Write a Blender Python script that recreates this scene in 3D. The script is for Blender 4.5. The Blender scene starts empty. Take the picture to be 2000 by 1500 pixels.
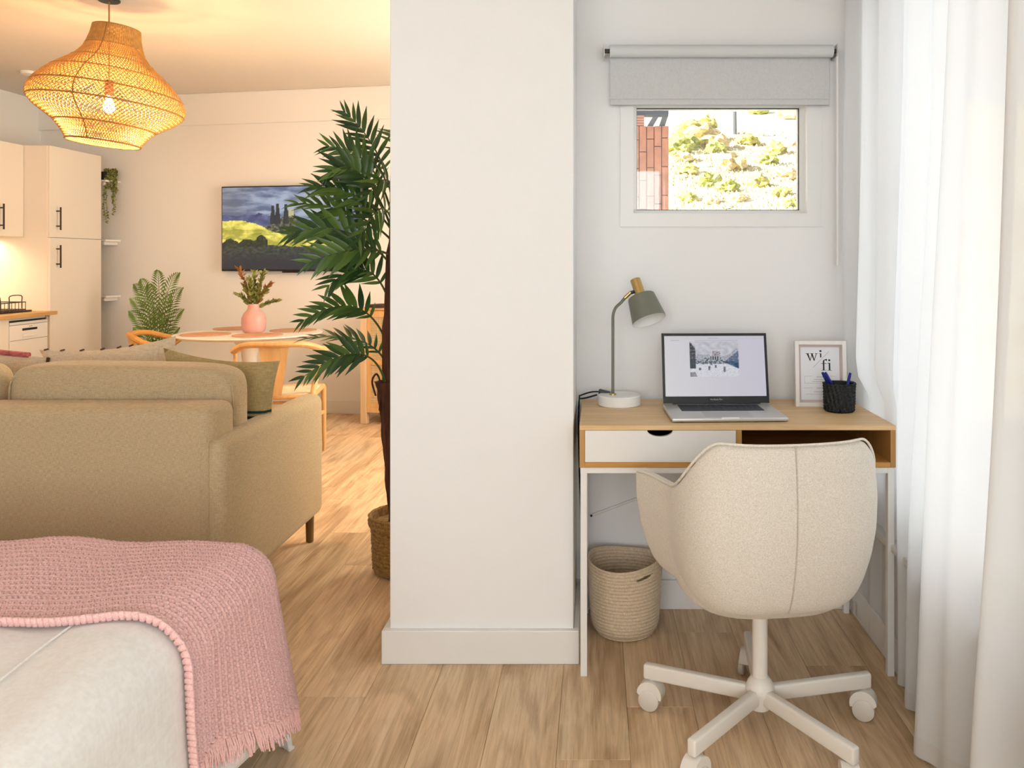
import bpy, bmesh, math, random
from mathutils import Vector, Matrix, Euler, noise
R = math.radians
rnd = random.Random(7)
scene = bpy.context.scene
COL = scene.collection

# ------------------------------------------------------------------ camera, world, lights, exposure
F, CX, CY, CH = 1600.0, 1165.0, 508.0, 1.273       # focal length in pixels, vanishing point, camera height (m)
cam_d = bpy.data.cameras.new('camera'); cam = bpy.data.objects.new('camera', cam_d); COL.objects.link(cam)
cam.location = (0, 0, CH); cam.rotation_euler = (R(90), 0, 0)
cam_d.sensor_width = 36; cam_d.lens = F / 2000 * 36
cam_d.shift_x = (1000 - CX) / 2000; cam_d.shift_y = -(750 - CY) / 2000
cam_d.clip_start = .05; cam_d.clip_end = 500
scene.camera = cam

world = bpy.data.worlds.new('daylight'); scene.world = world; world.use_nodes = True
wbg = world.node_tree.nodes['Background']
wbg.inputs['Color'].default_value = (.86, .93, 1, 1); wbg.inputs['Strength'].default_value = 1.0

def light(name, kind, loc, rot, energy, color, **kw):
    d = bpy.data.lights.new(name, kind); d.energy = energy; d.color = color
    for k, v in kw.items(): setattr(d, k, v)
    o = bpy.data.objects.new(name, d); COL.objects.link(o); o.location = loc; o.rotation_euler = rot
    return o
light('sun', 'SUN', (0, 0, 20), (R(65), 0, R(-72)), 18, (1, .93, .78), angle=R(.6))
light('window_daylight', 'AREA', (1.32, 1.95, 1.35), (0, R(90), 0), 7, (.85, .94, 1), shape='RECTANGLE', size=1.9, size_y=2.1)
light('added_bedroom_fill', 'AREA', (1.32, -.85, 1.5), (0, R(90), 0), 64, (.92, .97, 1), shape='RECTANGLE', size=1.6, size_y=2.6)  # fill lamp added beside the camera, outside unseen windows
light('added_rear_fill', 'AREA', (-.6, -3.0, 1.5), (R(-90), 0, R(180)), 70, (.94, .975, 1), shape='RECTANGLE', size=2.6, size_y=1.7)  # fill lamp added behind the camera, outside an unseen window
light('living_window_daylight', 'AREA', (.12, 4.9, 1.45), (0, R(90), 0), 68, (1, .87, .66), shape='RECTANGLE', size=1.7, size_y=1.6)

vs = scene.view_settings
vs.view_transform = 'Standard'; vs.look = 'None'; vs.exposure = 0.55; vs.gamma = 1.0; vs.use_curve_mapping = False
scene.cycles.use_denoising = True
scene.cycles.max_bounces = 7; scene.cycles.diffuse_bounces = 4; scene.cycles.glossy_bounces = 2; scene.cycles.transparent_max_bounces = 10
scene.cycles.caustics_reflective = False; scene.cycles.caustics_refractive = False
scene.cycles.use_adaptive_sampling = True; scene.cycles.adaptive_threshold = .07; scene.cycles.adaptive_min_samples = 12
scene.cycles.sample_clamp_indirect = 6.0

def P(px, py, Y):                                   # pixel of the 2000x1500 photograph at depth Y (m)
    return Vector(((px - CX) * Y / F, Y, CH - (py - CY) * Y / F))

# ------------------------------------------------------------------ materials
MATS = {}
def srgb(r, g, b):
    f = lambda c: (c / 255 / 12.92) if c / 255 <= .04045 else ((c / 255 + .055) / 1.055) ** 2.4
    return (f(r), f(g), f(b))
def base(name):
    m = bpy.data.materials.new(name); m.use_nodes = True; MATS[name] = m
    nt = m.node_tree; return m, nt, nt.nodes['Principled BSDF']
def N(nt, t, **kw):
    n = nt.nodes.new(t)
    for k, v in kw.items():
        if k in n.inputs: n.inputs[k].default_value = v
        else: setattr(n, k, v)
    return n
def ramp(nt, fac, stops):
    r = nt.nodes.new('ShaderNodeValToRGB'); e = r.color_ramp.elements
    while len(e) < len(stops): e.new(.5)
    for i, (p, c) in enumerate(stops): e[i].position = p; e[i].color = (*c, 1)
    nt.links.new(fac, r.inputs['Fac']); return r.outputs['Color']
def coords(nt, scale=(1, 1, 1), kind='Object', rnd_shift=False):
    tc = N(nt, 'ShaderNodeTexCoord'); mp = N(nt, 'ShaderNodeMapping'); mp.inputs['Scale'].default_value = scale
    src = tc.outputs[kind]
    if rnd_shift:
        oi = N(nt, 'ShaderNodeObjectInfo'); ml = N(nt, 'ShaderNodeMath', operation='MULTIPLY'); ml.inputs[1].default_value = 37
        nt.links.new(oi.outputs['Random'], ml.inputs[0])
        ad = N(nt, 'ShaderNodeVectorMath', operation='ADD')
        nt.links.new(src, ad.inputs[0]); nt.links.new(ml.outputs[0], ad.inputs[1]); src = ad.outputs[0]
    nt.links.new(src, mp.inputs['Vector']); return mp.outputs['Vector']
def bump(nt, b, h, strength, dist=.002):
    n = N(nt, 'ShaderNodeBump'); n.inputs['Strength'].default_value = strength; n.inputs['Distance'].default_value = dist
    nt.links.new(h, n.inputs['Height']); nt.links.new(n.outputs['Normal'], b.inputs['Normal'])
def plain(name, c, rough=.5, metal=0, spec=.4, noise_amt=0, noise_scale=8, emit=None, emit_s=0, coat=0):
    m, nt, b = base(name)
    b.inputs['Base Color'].default_value = (*c, 1); b.inputs['Roughness'].default_value = rough
    b.inputs['Metallic'].default_value = metal; b.inputs['Specular IOR Level'].default_value = spec
    b.inputs['Coat Weight'].default_value = coat
    if noise_amt:
        nz = N(nt, 'ShaderNodeTexNoise', Scale=noise_scale, Detail=3.0); nt.links.new(coords(nt), nz.inputs['Vector'])
        nt.links.new(ramp(nt, nz.outputs['Fac'], [(.3, tuple(x * (1 - noise_amt) for x in c)), (.7, tuple(min(1, x * (1 + noise_amt)) for x in c))]), b.inputs['Base Color'])
    if emit:
        b.inputs['Emission Color'].default_value = (*emit, 1); b.inputs['Emission Strength'].default_value = emit_s
    return m
def paint(name, c, rough=.75):
    m, nt, b = base(name); b.inputs['Base Color'].default_value = (*c, 1); b.inputs['Roughness'].default_value = rough
    b.inputs['Specular IOR Level'].default_value = .25
    nz = N(nt, 'ShaderNodeTexNoise', Scale=160.0, Detail=2.0); nt.links.new(coords(nt), nz.inputs['Vector'])
    bump(nt, b, nz.outputs['Fac'], .12, .001); return m
def fabric(name, c1, c2, s=260, strength=.35, slub=14, rough=.95, big=0):
    m, nt, b = base(name); b.inputs['Roughness'].default_value = rough; b.inputs['Specular IOR Level'].default_value = .12
    b.inputs['Sheen Weight'].default_value = .15
    a = N(nt, 'ShaderNodeTexNoise', Scale=1.0, Detail=2.0); nt.links.new(coords(nt, (s / slub, s / slub, s)), a.inputs['Vector'])
    c = N(nt, 'ShaderNodeTexNoise', Scale=1.0, Detail=2.0); nt.links.new(coords(nt, (s, s, s / slub)), c.inputs['Vector'])
    mx = N(nt, 'ShaderNodeMath', operation='ADD'); nt.links.new(a.outputs['Fac'], mx.inputs[0]); nt.links.new(c.outputs['Fac'], mx.inputs[1])
    hf = N(nt, 'ShaderNodeMath', operation='MULTIPLY'); hf.inputs[1].default_value = .5; nt.links.new(mx.outputs[0], hf.inputs[0])
    nt.links.new(ramp(nt, hf.outputs[0], [(.36, c1), (.62, c2)]), b.inputs['Base Color'])
    bump(nt, b, hf.outputs[0], strength, .002); return m
def wood(name, c1, c2, axis=0, s=22, rough=.45, rnd_shift=False, bump_s=.08):
    m, nt, b = base(name); b.inputs['Roughness'].default_value = rough; b.inputs['Specular IOR Level'].default_value = .35
    sc = [s, s, s]; sc[axis] = s / 14
    v = coords(nt, tuple(sc), rnd_shift=rnd_shift)
    nz = N(nt, 'ShaderNodeTexNoise', Scale=1.0, Detail=6.0, Roughness=.62, Distortion=.9); nt.links.new(v, nz.inputs['Vector'])
    col = ramp(nt, nz.outputs['Fac'], [(.28, c1), (.5, tuple((x + y) / 2 for x, y in zip(c1, c2))), (.72, c2)])
    nt.links.new(col, b.inputs['Base Color']); bump(nt, b, nz.outputs['Fac'], bump_s, .002); return m
def emission_attr(name, strength):
    m, nt, b = base(name)
    at = N(nt, 'ShaderNodeAttribute', attribute_name='pic')
    b.inputs['Base Color'].default_value = (.01, .01, .01, 1); b.inputs['Roughness'].default_value = .25
    nt.links.new(at.outputs['Color'], b.inputs['Emission Color']); b.inputs['Emission Strength'].default_value = strength; return m
def sheer(name, c, t_transp=.04, t_transl=.40):
    m, nt, b = base(name); nt.nodes.remove(b)
    out = nt.nodes['Material Output']
    d = N(nt, 'ShaderNodeBsdfDiffuse'); d.inputs['Color'].default_value = (*c, 1)
    tl = N(nt, 'ShaderNodeBsdfTranslucent'); tl.inputs['Color'].default_value = (*c, 1)
    tr = N(nt, 'ShaderNodeBsdfTransparent')
    m1 = N(nt, 'ShaderNodeMixShader'); m1.inputs[0].default_value = t_transl
    nt.links.new(d.outputs[0], m1.inputs[1]); nt.links.new(tl.outputs[0], m1.inputs[2])
    m2 = N(nt, 'ShaderNodeMixShader'); m2.inputs[0].default_value = t_transp
    nt.links.new(m1.outputs[0], m2.inputs[1]); nt.links.new(tr.outputs[0], m2.inputs[2])
    nt.links.new(m2.outputs[0], out.inputs['Surface']); return m
def glass(name):
    m, nt, b = base(name); nt.nodes.remove(b); out = nt.nodes['Material Output']
    tr = N(nt, 'ShaderNodeBsdfTransparent'); gl = N(nt, 'ShaderNodeBsdfGlossy'); gl.inputs['Roughness'].default_value = .02
    mx = N(nt, 'ShaderNodeMixShader'); mx.inputs[0].default_value = .05
    nt.links.new(tr.outputs[0], mx.inputs[1]); nt.links.new(gl.outputs[0], mx.inputs[2]); nt.links.new(mx.outputs[0], out.inputs['Surface']); return m
def plank_mat():
    m, nt, b = base('oak_plank'); b.inputs['Roughness'].default_value = .42; b.inputs['Specular IOR Level'].default_value = .3
    v = coords(nt, (26, 1.5, 1), rnd_shift=True)
    nz = N(nt, 'ShaderNodeTexNoise', Scale=1.0, Detail=7.0, Roughness=.68, Distortion=1.3); nt.links.new(v, nz.inputs['Vector'])
    v2 = coords(nt, (6, 1.1, 1), rnd_shift=True)
    n2 = N(nt, 'ShaderNodeTexNoise', Scale=1.0, Detail=3.0, Roughness=.5, Distortion=2.2); nt.links.new(v2, n2.inputs['Vector'])
    v3 = coords(nt, (110, 3.2, 1), rnd_shift=True)
    n3 = N(nt, 'ShaderNodeTexNoise', Scale=1.0, Detail=6.0, Roughness=.7, Distortion=.6); nt.links.new(v3, n3.inputs['Vector'])
    c1 = ramp(nt, nz.outputs['Fac'], [(.25, (.50, .33, .182)), (.48, (.74, .54, .335)), (.75, (.85, .67, .455))])
    c2 = ramp(nt, n2.outputs['Fac'], [(.32, (.68, .62, .56)), (.55, (1, 1, 1)), (.8, (1.0, .96, .9))])
    c3 = ramp(nt, n3.outputs['Fac'], [(.34, (.80, .76, .72)), (.54, (1, 1, 1))])
    a = N(nt, 'ShaderNodeMixRGB', blend_type='MULTIPLY'); a.inputs[0].default_value = 1; nt.links.new(c1, a.inputs[1]); nt.links.new(c2, a.inputs[2])
    a2 = N(nt, 'ShaderNodeMixRGB', blend_type='MULTIPLY'); a2.inputs[0].default_value = 1; nt.links.new(a.outputs[0], a2.inputs[1]); nt.links.new(c3, a2.inputs[2])
    oi = N(nt, 'ShaderNodeObjectInfo'); hs = N(nt, 'ShaderNodeHueSaturation')
    mr = N(nt, 'ShaderNodeMapRange'); mr.inputs['To Min'].default_value = .9; mr.inputs['To Max'].default_value = 1.1
    nt.links.new(oi.outputs['Random'], mr.inputs['Value']); nt.links.new(mr.outputs[0], hs.inputs['Value']); nt.links.new(a2.outputs[0], hs.inputs['Color'])
    nt.links.new(hs.outputs[0], b.inputs['Base Color']); bump(nt, b, n3.outputs['Fac'], .08, .001); return m

WALL = paint('white_wall_paint', (.87, .862, .845))
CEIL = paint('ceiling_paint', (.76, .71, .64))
TRIM = plain('white_trim', (.82, .80, .77), .45)
PVC = plain('white_pvc', (.83, .82, .79), .35)
PLANK = plank_mat()
SUB = plain('subfloor', (.2, .14, .09), .9)
OAKX = wood('oak_laminate', (.66, .42, .19), (.84, .59, .32), axis=0, s=30)
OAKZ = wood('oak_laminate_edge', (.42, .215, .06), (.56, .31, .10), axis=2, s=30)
WHITE = plain('white_lacquer', (.82, .79, .75), .4)
WMETAL = plain('white_powder_coat', (.82, .80, .76), .38)
CREAM = plain('cream_powder_coat', (.80, .755, .68), .36)
CREAMD = plain('cream_plastic', (.72, .67, .59), .4)
DARK = plain('dark_plastic', (.012, .012, .013), .45)
DKGREY = plain('dark_grey_plastic', (.035, .037, .04), .45)
GLASS = glass('clear_glass')
LINEN = fabric('chair_linen', (.58, .52, .43), (.80, .75, .67), s=950, slub=4, strength=.3)
SOFA = fabric('sofa_linen', (.41, .31, .175), (.58, .455, .285), s=700, slub=10, strength=.3)
KHAKI = fabric('khaki_cotton', (.34, .26, .115), (.46, .36, .18), s=240, slub=6, strength=.25)
SAND = fabric('sand_cotton', (.60, .48, .32), (.72, .60, .43), s=240, slub=6, strength=.2)
DUVET = fabric('white_percale', (.80, .77, .72), (.86, .84, .80), s=120, slub=3, strength=.05)
PINK = fabric('pink_wool', (.78, .42, .385), (.91, .61, .57), s=520, slub=3, strength=.4)
PINKD = plain('pink_piping', (.48, .13, .13), .9, noise_amt=.35, noise_scale=60)
BROWN = plain('brown_trim', (.10, .045, .025), .9)
TEAL = plain('dark_green_stripe', (.012, .045, .035), .9)
SHEER = sheer('sheer_voile', (.93, .93, .93))
SHEERH = sheer('sheer_voile_hem', (.90, .88, .85), .03, .5)
BLIND = fabric('blind_fabric', (.58, .58, .57), (.63, .63, .62), s=300, slub=3, strength=.05)
ROLL = plain('blind_roll', (.64, .655, .64), .7)
CHROME = plain('brushed_steel', (.62, .60, .55), .3, metal=1)
SAGE = plain('sage_green_paint', (.185, .19, .145), .42)
BRASS = plain('brushed_brass', (.62, .42, .17), .34, metal=1)
MARBLE = plain('white_marble', (.86, .84, .81), .25, noise_amt=.05, noise_scale=14)
ALU = plain('silver_aluminium', (.60, .60, .585), .38, metal=.55)
ALUD = plain('silver_trackpad', (.47, .47, .46), .32, metal=.4)
KEY = plain('black_keys', (.012, .013, .02), .5)
ROPE = fabric('cotton_rope', (.58, .44, .29), (.74, .60, .43), s=300, slub=3, strength=.4)
ROPEK = plain('black_rope', (.012, .014, .015), .6, noise_amt=.6, noise_scale=220)
BLUE = plain('blue_pen_cap', (.008, .016, .22), .35)
CLEAR = plain('clear_pen_barrel', (.60, .66, .74), .15)
PAPER = plain('white_paper', (.80, .80, .82), .7)
INK = plain('black_ink', (.02, .021, .028), .7)
GREYINK = plain('grey_ink', (.42, .42, .45), .7)
RATTAN = plain('rattan', (.50, .27, .07), .55, noise_amt=.15, noise_scale=40)
RATTAND = plain('dark_rattan', (.36, .17, .04), .55)
LEAF, lnt, lbs = base('palm_leaf'); lbs.inputs['Roughness'].default_value = .36; lbs.inputs['Specular IOR Level'].default_value = .5
loi = N(lnt, 'ShaderNodeObjectInfo'); lnt.links.new(ramp(lnt, loi.outputs['Random'], [(0, (.012, .045, .010)), (.5, (.032, .09, .014)), (1, (.10, .19, .03))]), lbs.inputs['Base Color'])
LEAFF = plain('fern_leaf', (.12, .205, .03), .5, noise_amt=.4, noise_scale=12)
LEAFO = plain('olive_leaf', (.25, .26, .07), .55, noise_amt=.4, noise_scale=20)
LEAFR = plain('rust_leaf', (.32, .13, .03), .6, noise_amt=.4, noise_scale=25)
STEM = plain('green_stem', (.06, .085, .02), .6)
TRUNK = wood('palm_trunk', (.028, .010, .005), (.12, .04, .018), axis=2, s=60, rough=.8, bump_s=.5)
SEAG = fabric('woven_seagrass', (.22, .115, .035), (.44, .26, .09), s=150, slub=3, strength=.9)
SOIL = plain('dark_soil', (.02, .015, .012), .95)
BEECH = wood('light_beech', (.60, .33, .125), (.74, .46, .21), axis=2, s=30)
ASH = wood('pale_ash', (.66, .46, .27), (.80, .60, .39), axis=2, s=26)
HONEY = wood('honey_wood', (.50, .235, .05), (.66, .35, .10), axis=0, s=26)
LEGW = wood('walnut_leg', (.13, .075, .028), (.22, .13, .05), axis=2, s=40)
CORD = fabric('paper_cord_seat', (.62, .50, .33), (.74, .62, .43), s=160, slub=8)
CANE = fabric('cane_webbing', (.50, .34, .15), (.78, .62, .38), s=170, slub=30, strength=.6)
TABLEW = plain('white_table', (.84, .80, .75), .3)
MAT = plain('pink_mat', (.60, .33, .20), .7, noise_amt=.1, noise_scale=40)
VASE = plain('pink_ceramic', (.66, .35, .31), .38, noise_amt=.05)
KITW = plain('cream_cabinet', (.80, .745, .66), .35)
WORK = wood('oak_worktop', (.48, .27, .09), (.64, .40, .17), axis=1, s=24)
HANDLE = plain('dark_bronze', (.045, .03, .02), .4, metal=.4)
TVB = plain('tv_black', (.008, .008, .009), .3)
BRICK = plain('salmon_brick', (.60, .27, .17), .85, noise_amt=.18, noise_scale=9)
MORTAR = plain('mortar', (.22, .19, .17), .95)
STEELG = plain('grey_steel', (.13, .14, .15), .6)

# ------------------------------------------------------------------ mesh builder
class MB:
    def __init__(s): s.v = []; s.f = []
    def add(s, vs_, fs): o = len(s.v); s.v += [Vector(p) for p in vs_]; s.f += [tuple(i + o for i in f) for f in fs]; return s
    def box(s, x0, x1, y0, y1, z0, z1, b=0, seg=2):
        if b <= 0:
            return s.add([(x, y, z) for z in (z0, z1) for y in (y0, y1) for x in (x0, x1)],
                         [(0, 2, 3, 1), (4, 5, 7, 6), (0, 1, 5, 4), (1, 3, 7, 5), (3, 2, 6, 7), (2, 0, 4, 6)])
        bm = bmesh.new(); bmesh.ops.create_cube(bm, size=1)
        for v in bm.verts: v.co = Vector(((x0 + x1) / 2 + v.co.x * (x1 - x0), (y0 + y1) / 2 + v.co.y * (y1 - y0), (z0 + z1) / 2 + v.co.z * (z1 - z0)))
        bmesh.ops.bevel(bm, geom=bm.edges[:], offset=b, segments=seg, profile=.5, affect='EDGES')
        bm.verts.index_update()
        s.add([v.co.copy() for v in bm.verts], [tuple(v.index for v in f.verts) for f in bm.faces]); bm.free(); return s
    def obox(s, M, sx, sy, sz, b=0):               # box centred on matrix M
        t = MB().box(-sx / 2, sx / 2, -sy / 2, sy / 2, -sz / 2, sz / 2, b); return s.add([M @ p for p in t.v], t.f)
    def grid(s, rows, closed_u=False):
        n, m = len(rows), len(rows[0]); fs = []
        for i in range(n - 1):
            for j in range(m if closed_u else m - 1):
                k = (j + 1) % m; fs.append((i * m + j, i * m + k, (i + 1) * m + k, (i + 1) * m + j))
        return s.add([p for r in rows for p in r], fs)
    def lathe(s, prof, seg=32, c=(0, 0, 0), M=None):
        rows = []; tops = []
        c = Vector(c)
        for r, z in prof: rows.append([Vector((r * math.cos(2 * math.pi * k / seg), r * math.sin(2 * math.pi * k / seg), z)) for k in range(seg)])
        rows = [[(M @ p if M else p + c) for p in row] for row in rows]
        o = len(s.v); s.grid(rows, True); n = len(prof)
        if prof[0][0] > 1e-5: s.f.append(tuple(o + k for k in range(seg))[::-1])
        if prof[-1][0] > 1e-5: s.f.append(tuple(o + (n - 1) * seg + k for k in range(seg)))
        return s
    def shell(s, prof, seg=32, c=(0, 0, 0), M=None):   # lathe without caps
        c = Vector(c); rows = [[Vector((r * math.cos(2 * math.pi * k / seg), r * math.sin(2 * math.pi * k / seg), z)) for k in range(seg)] for r, z in prof]
        return s.grid([[(M @ p if M else p + c) for p in row] for row in rows], True)
    def tube(s, pts, r, seg=8, closed=False, flat=None):
        pts = [Vector(p) for p in pts]; n = len(pts); rr = r if isinstance(r, (list, tuple)) else [r] * n
        tan = []
        for i in range(n):
            a = pts[(i - 1) % n] if (closed or i > 0) else pts[i]; b = pts[(i + 1) % n] if (closed or i < n - 1) else pts[i]
            t = b - a; tan.append(t.normalized() if t.length > 1e-9 else Vector((0, 0, 1)))
        up = Vector((0, 0, 1)) if abs(tan[0].z) < .9 else Vector((1, 0, 0))
        nrm = (up - tan[0] * up.dot(tan[0])).normalized(); rows = []
        for i in range(n):
            if i: nrm = (nrm - tan[i] * nrm.dot(tan[i])); nrm = nrm.normalized() if nrm.length > 1e-9 else Vector((1, 0, 0))
            bi = tan[i].cross(nrm)
            rows.append([pts[i] + (nrm * math.cos(2 * math.pi * k / seg) * (flat or 1) + bi * math.sin(2 * math.pi * k / seg)) * rr[i] for k in range(seg)])
        o = len(s.v)
        if closed: rows.append(rows[0])
        s.grid(rows, True)
        if not closed: s.f.append(tuple(o + k for k in range(seg))[::-1]); s.f.append(tuple(o + (n - 1) * seg + k for k in range(seg)))
        return s
    def prism(s, poly, y0, y1):                    # xz polygon extruded along y
        n = len(poly); o = len(s.v)
        s.v += [Vector((x, y0, z)) for x, z in poly] + [Vector((x, y1, z)) for x, z in poly]
        s.f.append(tuple(o + i for i in range(n))); s.f.append(tuple(o + n + i for i in range(n))[::-1])
        for i in range(n): j = (i + 1) % n; s.f.append((o + i, o + n + i, o + n + j, o + j))
        return s
    def xf(s, M): s.v = [M @ p for p in s.v]; return s
    def build(s, name, mat, parent=None, smooth=35, world=True):
        me = bpy.data.meshes.new(name)
        off = ORG.get(parent, Vector()) if world else Vector()
        me.from_pydata([tuple(p - off) for p in s.v], [], s.f)
        bm = bmesh.new(); bm.from_mesh(me); bmesh.ops.recalc_face_normals(bm, faces=bm.faces[:]); bm.to_mesh(me); bm.free()
        if mat: me.materials.append(mat)
        if smooth:
            me.shade_smooth()
            try: me.set_sharp_from_angle(angle=R(smooth))
            except Exception: pass
        o = bpy.data.objects.new(name, me); COL.objects.link(o)
        if parent is not None: o.parent = parent; ORG[o] = ORG.get(parent, Vector())
        return o
ORG = {}
def tag(o, label=None, cat=None, group=None, kind=None):
    if label: o['label'] = label
    if cat: o['category'] = cat
    if group: o['group'] = group
    if kind: o['kind'] = kind
    return o
def thing(name, label, cat, loc=(0, 0, 0), rz=0, group=None):
    o = bpy.data.objects.new(name, None); COL.objects.link(o); o.location = loc; o.rotation_euler = (0, 0, rz)
    o.empty_display_size = .05
    ORG[o] = Vector(loc) if rz == 0 else Vector()
    return tag(o, label, cat, group)
def struct(o): o['kind'] = 'structure'; return o
def solidify(o, t, offset=-1):
    m = o.modifiers.new('thickness', 'SOLIDIFY'); m.thickness = t; m.offset = offset; return o
def subsurf(o, n=1):
    m = o.modifiers.new('smooth', 'SUBSURF'); m.levels = n; m.render_levels = n; return o
def bez(a, b, c, n): return [a * (1 - t) ** 2 + b * 2 * t * (1 - t) + c * t * t for t in [i / n for i in range(n + 1)]]
def smooth_path(pts, n=6):
    pts = [Vector(p) for p in pts]; out = []
    for i in range(len(pts) - 1):
        p0 = pts[max(i - 1, 0)]; p1 = pts[i]; p2 = pts[i + 1]; p3 = pts[min(i + 2, len(pts) - 1)]
        for k in range(n):
            t = k / n
            out.append(.5 * ((2 * p1) + (p2 - p0) * t + (2 * p0 - 5 * p1 + 4 * p2 - p3) * t * t + (3 * p1 - p0 - 3 * p2 + p3) * t ** 3))
    out.append(pts[-1]); return out
def sst(a, b, x): t = min(1, max(0, (x - a) / (b - a))); return t * t * (3 - 2 * t)
def lerp(a, b, t): return a + (b - a) * t
def interp(xs, ys, x):
    if x <= xs[0]: return ys[0]
    for i in range(len(xs) - 1):
        if x <= xs[i + 1]: return lerp(ys[i], ys[i + 1], (x - xs[i]) / (xs[i + 1] - xs[i]))
    return ys[-1]
def duplicate(root, loc=None, rz=None, label=None, parent=None):
    c = root.copy(); COL.objects.link(c)
    if parent: c.parent = parent
    if loc is not None: c.location = loc
    if rz is not None: c.rotation_euler = (0, 0, rz)
    if label: c['label'] = label
    for ch in list(root.children): duplicate(ch, parent=c)
    return c

# ================================================================== THE ROOM
XR, XL, YB, YA, ZC = .94, -4.98, -2.6, 3.0, 2.7      # right wall, kitchen wall, rear wall, alcove wall, ceiling
wd = Vector((.983, -.185, 0)).normalized(); wn = Vector((-.185, -.983, 0)).normalized()   # living-room back wall direction and inward normal
W0 = Vector((-3.37, 7.04, 0))                        # a point of that wall
def wallpt(s, d=0, z=0): return W0 + wd * s + wn * d + Vector((0, 0, z))
WANG = math.atan2(wd.y, wd.x)

# floor: slab + planks
fl = struct(MB().box(XL - .2, XR + .2, YB - .2, 7.9, -.06, -.009).build('floor', SUB, smooth=0)); ORG[fl] = Vector()
PW, PL, GAP = .19, 1.285, .0006
mesh_cache = {}
def plank(x0, x1, y0, y1):
    k = (round(x1 - x0, 3), round(y1 - y0, 3))
    if k not in mesh_cache:
        w, l = x1 - x0 - GAP, y1 - y0 - GAP
        t = MB().box(-w / 2, w / 2, -l / 2, l / 2, -.009, 0, .0012, 1).build('plank', PLANK, fl, smooth=0); mesh_cache[k] = t.data; o = t
    else:
        o = bpy.data.objects.new('plank', mesh_cache[k]); COL.objects.link(o); o.parent = fl
    o.location = ((x0 + x1) / 2, (y0 + y1) / 2, 0)
joints = {-2: 2.087, 2: 2.572, -7: 3.42}
k0 = math.floor((XL - .277) / PW); k1 = math.ceil((XR - .277) / PW)
for k in range(k0, k1):
    x0 = max(.277 + k * PW, XL); x1 = min(x0 + PW if x0 > XL else .277 + (k + 1) * PW, XR)
    if x1 - x0 < .01: continue
    j = joints.get(k, rnd.random() * PL)
    y = j - math.ceil((j - YB) / PL) * PL
    yend = YA if x1 > .02 else 7.66
    while y < yend:
        a, b = max(y, YB), min(y + PL, yend)
        if b - a > .03: plank(x0, x1, a, b)
        y += PL

# walls
w = MB(); hx0, hx1, hz0, hz1 = .118, .79, 1.425, 1.875          # alcove wall with the small window
w.box(-.073, hx0, YA, YA + .22, 0, ZC).box(hx1, XR + .2, YA, YA + .22, 0, ZC).box(hx0, hx1, YA, YA + .22, 0, hz0).box(hx0, hx1, YA, YA + .22, hz1, ZC)
struct(w.build('wall_alcove', WALL, smooth=0))
struct(MB().box(-.655, -.073, 2.598, YA + .22, 0, ZC, .003, 2).build('wall_pillar', WALL, smooth=0))
wins = [(.42, 1.55), (1.70, 2.94), (-2.2, -1.1), (-.97, .22)]  # last two are unseen windows, added to let fill light in
WZ0, WZ1 = .40, 2.28
w = MB(); ys = sorted(wins); cur = YB - .2
for a, b in ys: w.box(XR, XR + .2, cur, a, 0, ZC); w.box(XR, XR + .2, a, b, 0, WZ0); w.box(XR, XR + .2, a, b, WZ1, ZC); cur = b
w.box(XR, XR + .2, cur, YA, 0, ZC)
struct(w.build('wall_right', WALL, smooth=0))
w = MB(); w.box(XL - .2, -2.0, YB - .2, YB, 0, ZC).box(.8, XR + .2, YB - .2, YB, 0, ZC).box(-2.0, .8, YB - .2, YB, 0, .7).box(-2.0, .8, YB - .2, YB, 2.3, ZC)
struct(w.build('wall_rear', WALL, smooth=0))
struct(MB().box(XL - .2, XL, YB - .2, 7.9, 0, ZC).build('wall_left', WALL, smooth=0))
w = MB(); a, b = 4.1, 5.7
w.box(-.25, 0, YA + .22, a, 0, ZC).box(-.25, 0, b, 7.2, 0, ZC).box(-.25, 0, a, b, 0, .6).box(-.25, 0, a, b, 2.3, ZC)
struct(w.build('wall_living_right', WALL, smooth=0))
Mw = Matrix.Translation(W0) @ Matrix.Rotation(WANG, 4, 'Z')
w = MB().box(-1.9, 3.3, 0, .2, 0, ZC).xf(Mw); struct(w.build('wall_back', WALL, smooth=0))
struct(MB().box(-1.72, 3.15, -.035, .0, 2.43, ZC, .004, 1).xf(Mw).build('trim_beam', WALL, smooth=0))
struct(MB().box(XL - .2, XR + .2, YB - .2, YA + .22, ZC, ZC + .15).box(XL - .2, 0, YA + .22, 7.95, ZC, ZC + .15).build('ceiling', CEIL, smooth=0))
# baseboards
BH = .106
def base_profile(o, name): return struct(o.build(name, TRIM, smooth=0))
base_profile(MB().box(-.677, -.055, 2.578, 2.6, 0, BH, .003, 2).box(-.073, -.055, 2.598, YA, 0, BH, .003, 2).box(-.677, -.655, 2.598, YA + .22, 0, BH, .003, 2), 'baseboard_pillar')
base_profile(MB().box(-.055, XR, YA - .016, YA, 0, BH, .003, 2), 'baseboard_alcove')
base_profile(MB().box(XR - .018, XR, YB, YA - .016, 0, BH, .003, 2), 'baseboard_right')
base_profile(MB().box(-1.62, 3.15, -.016, 0, 0, BH, .003, 2).xf(Mw), 'baseboard_back')
base_profile(MB().box(XL, XL + .016, YB, 5.0, 0, BH, .003, 2), 'baseboard_left')

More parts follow.
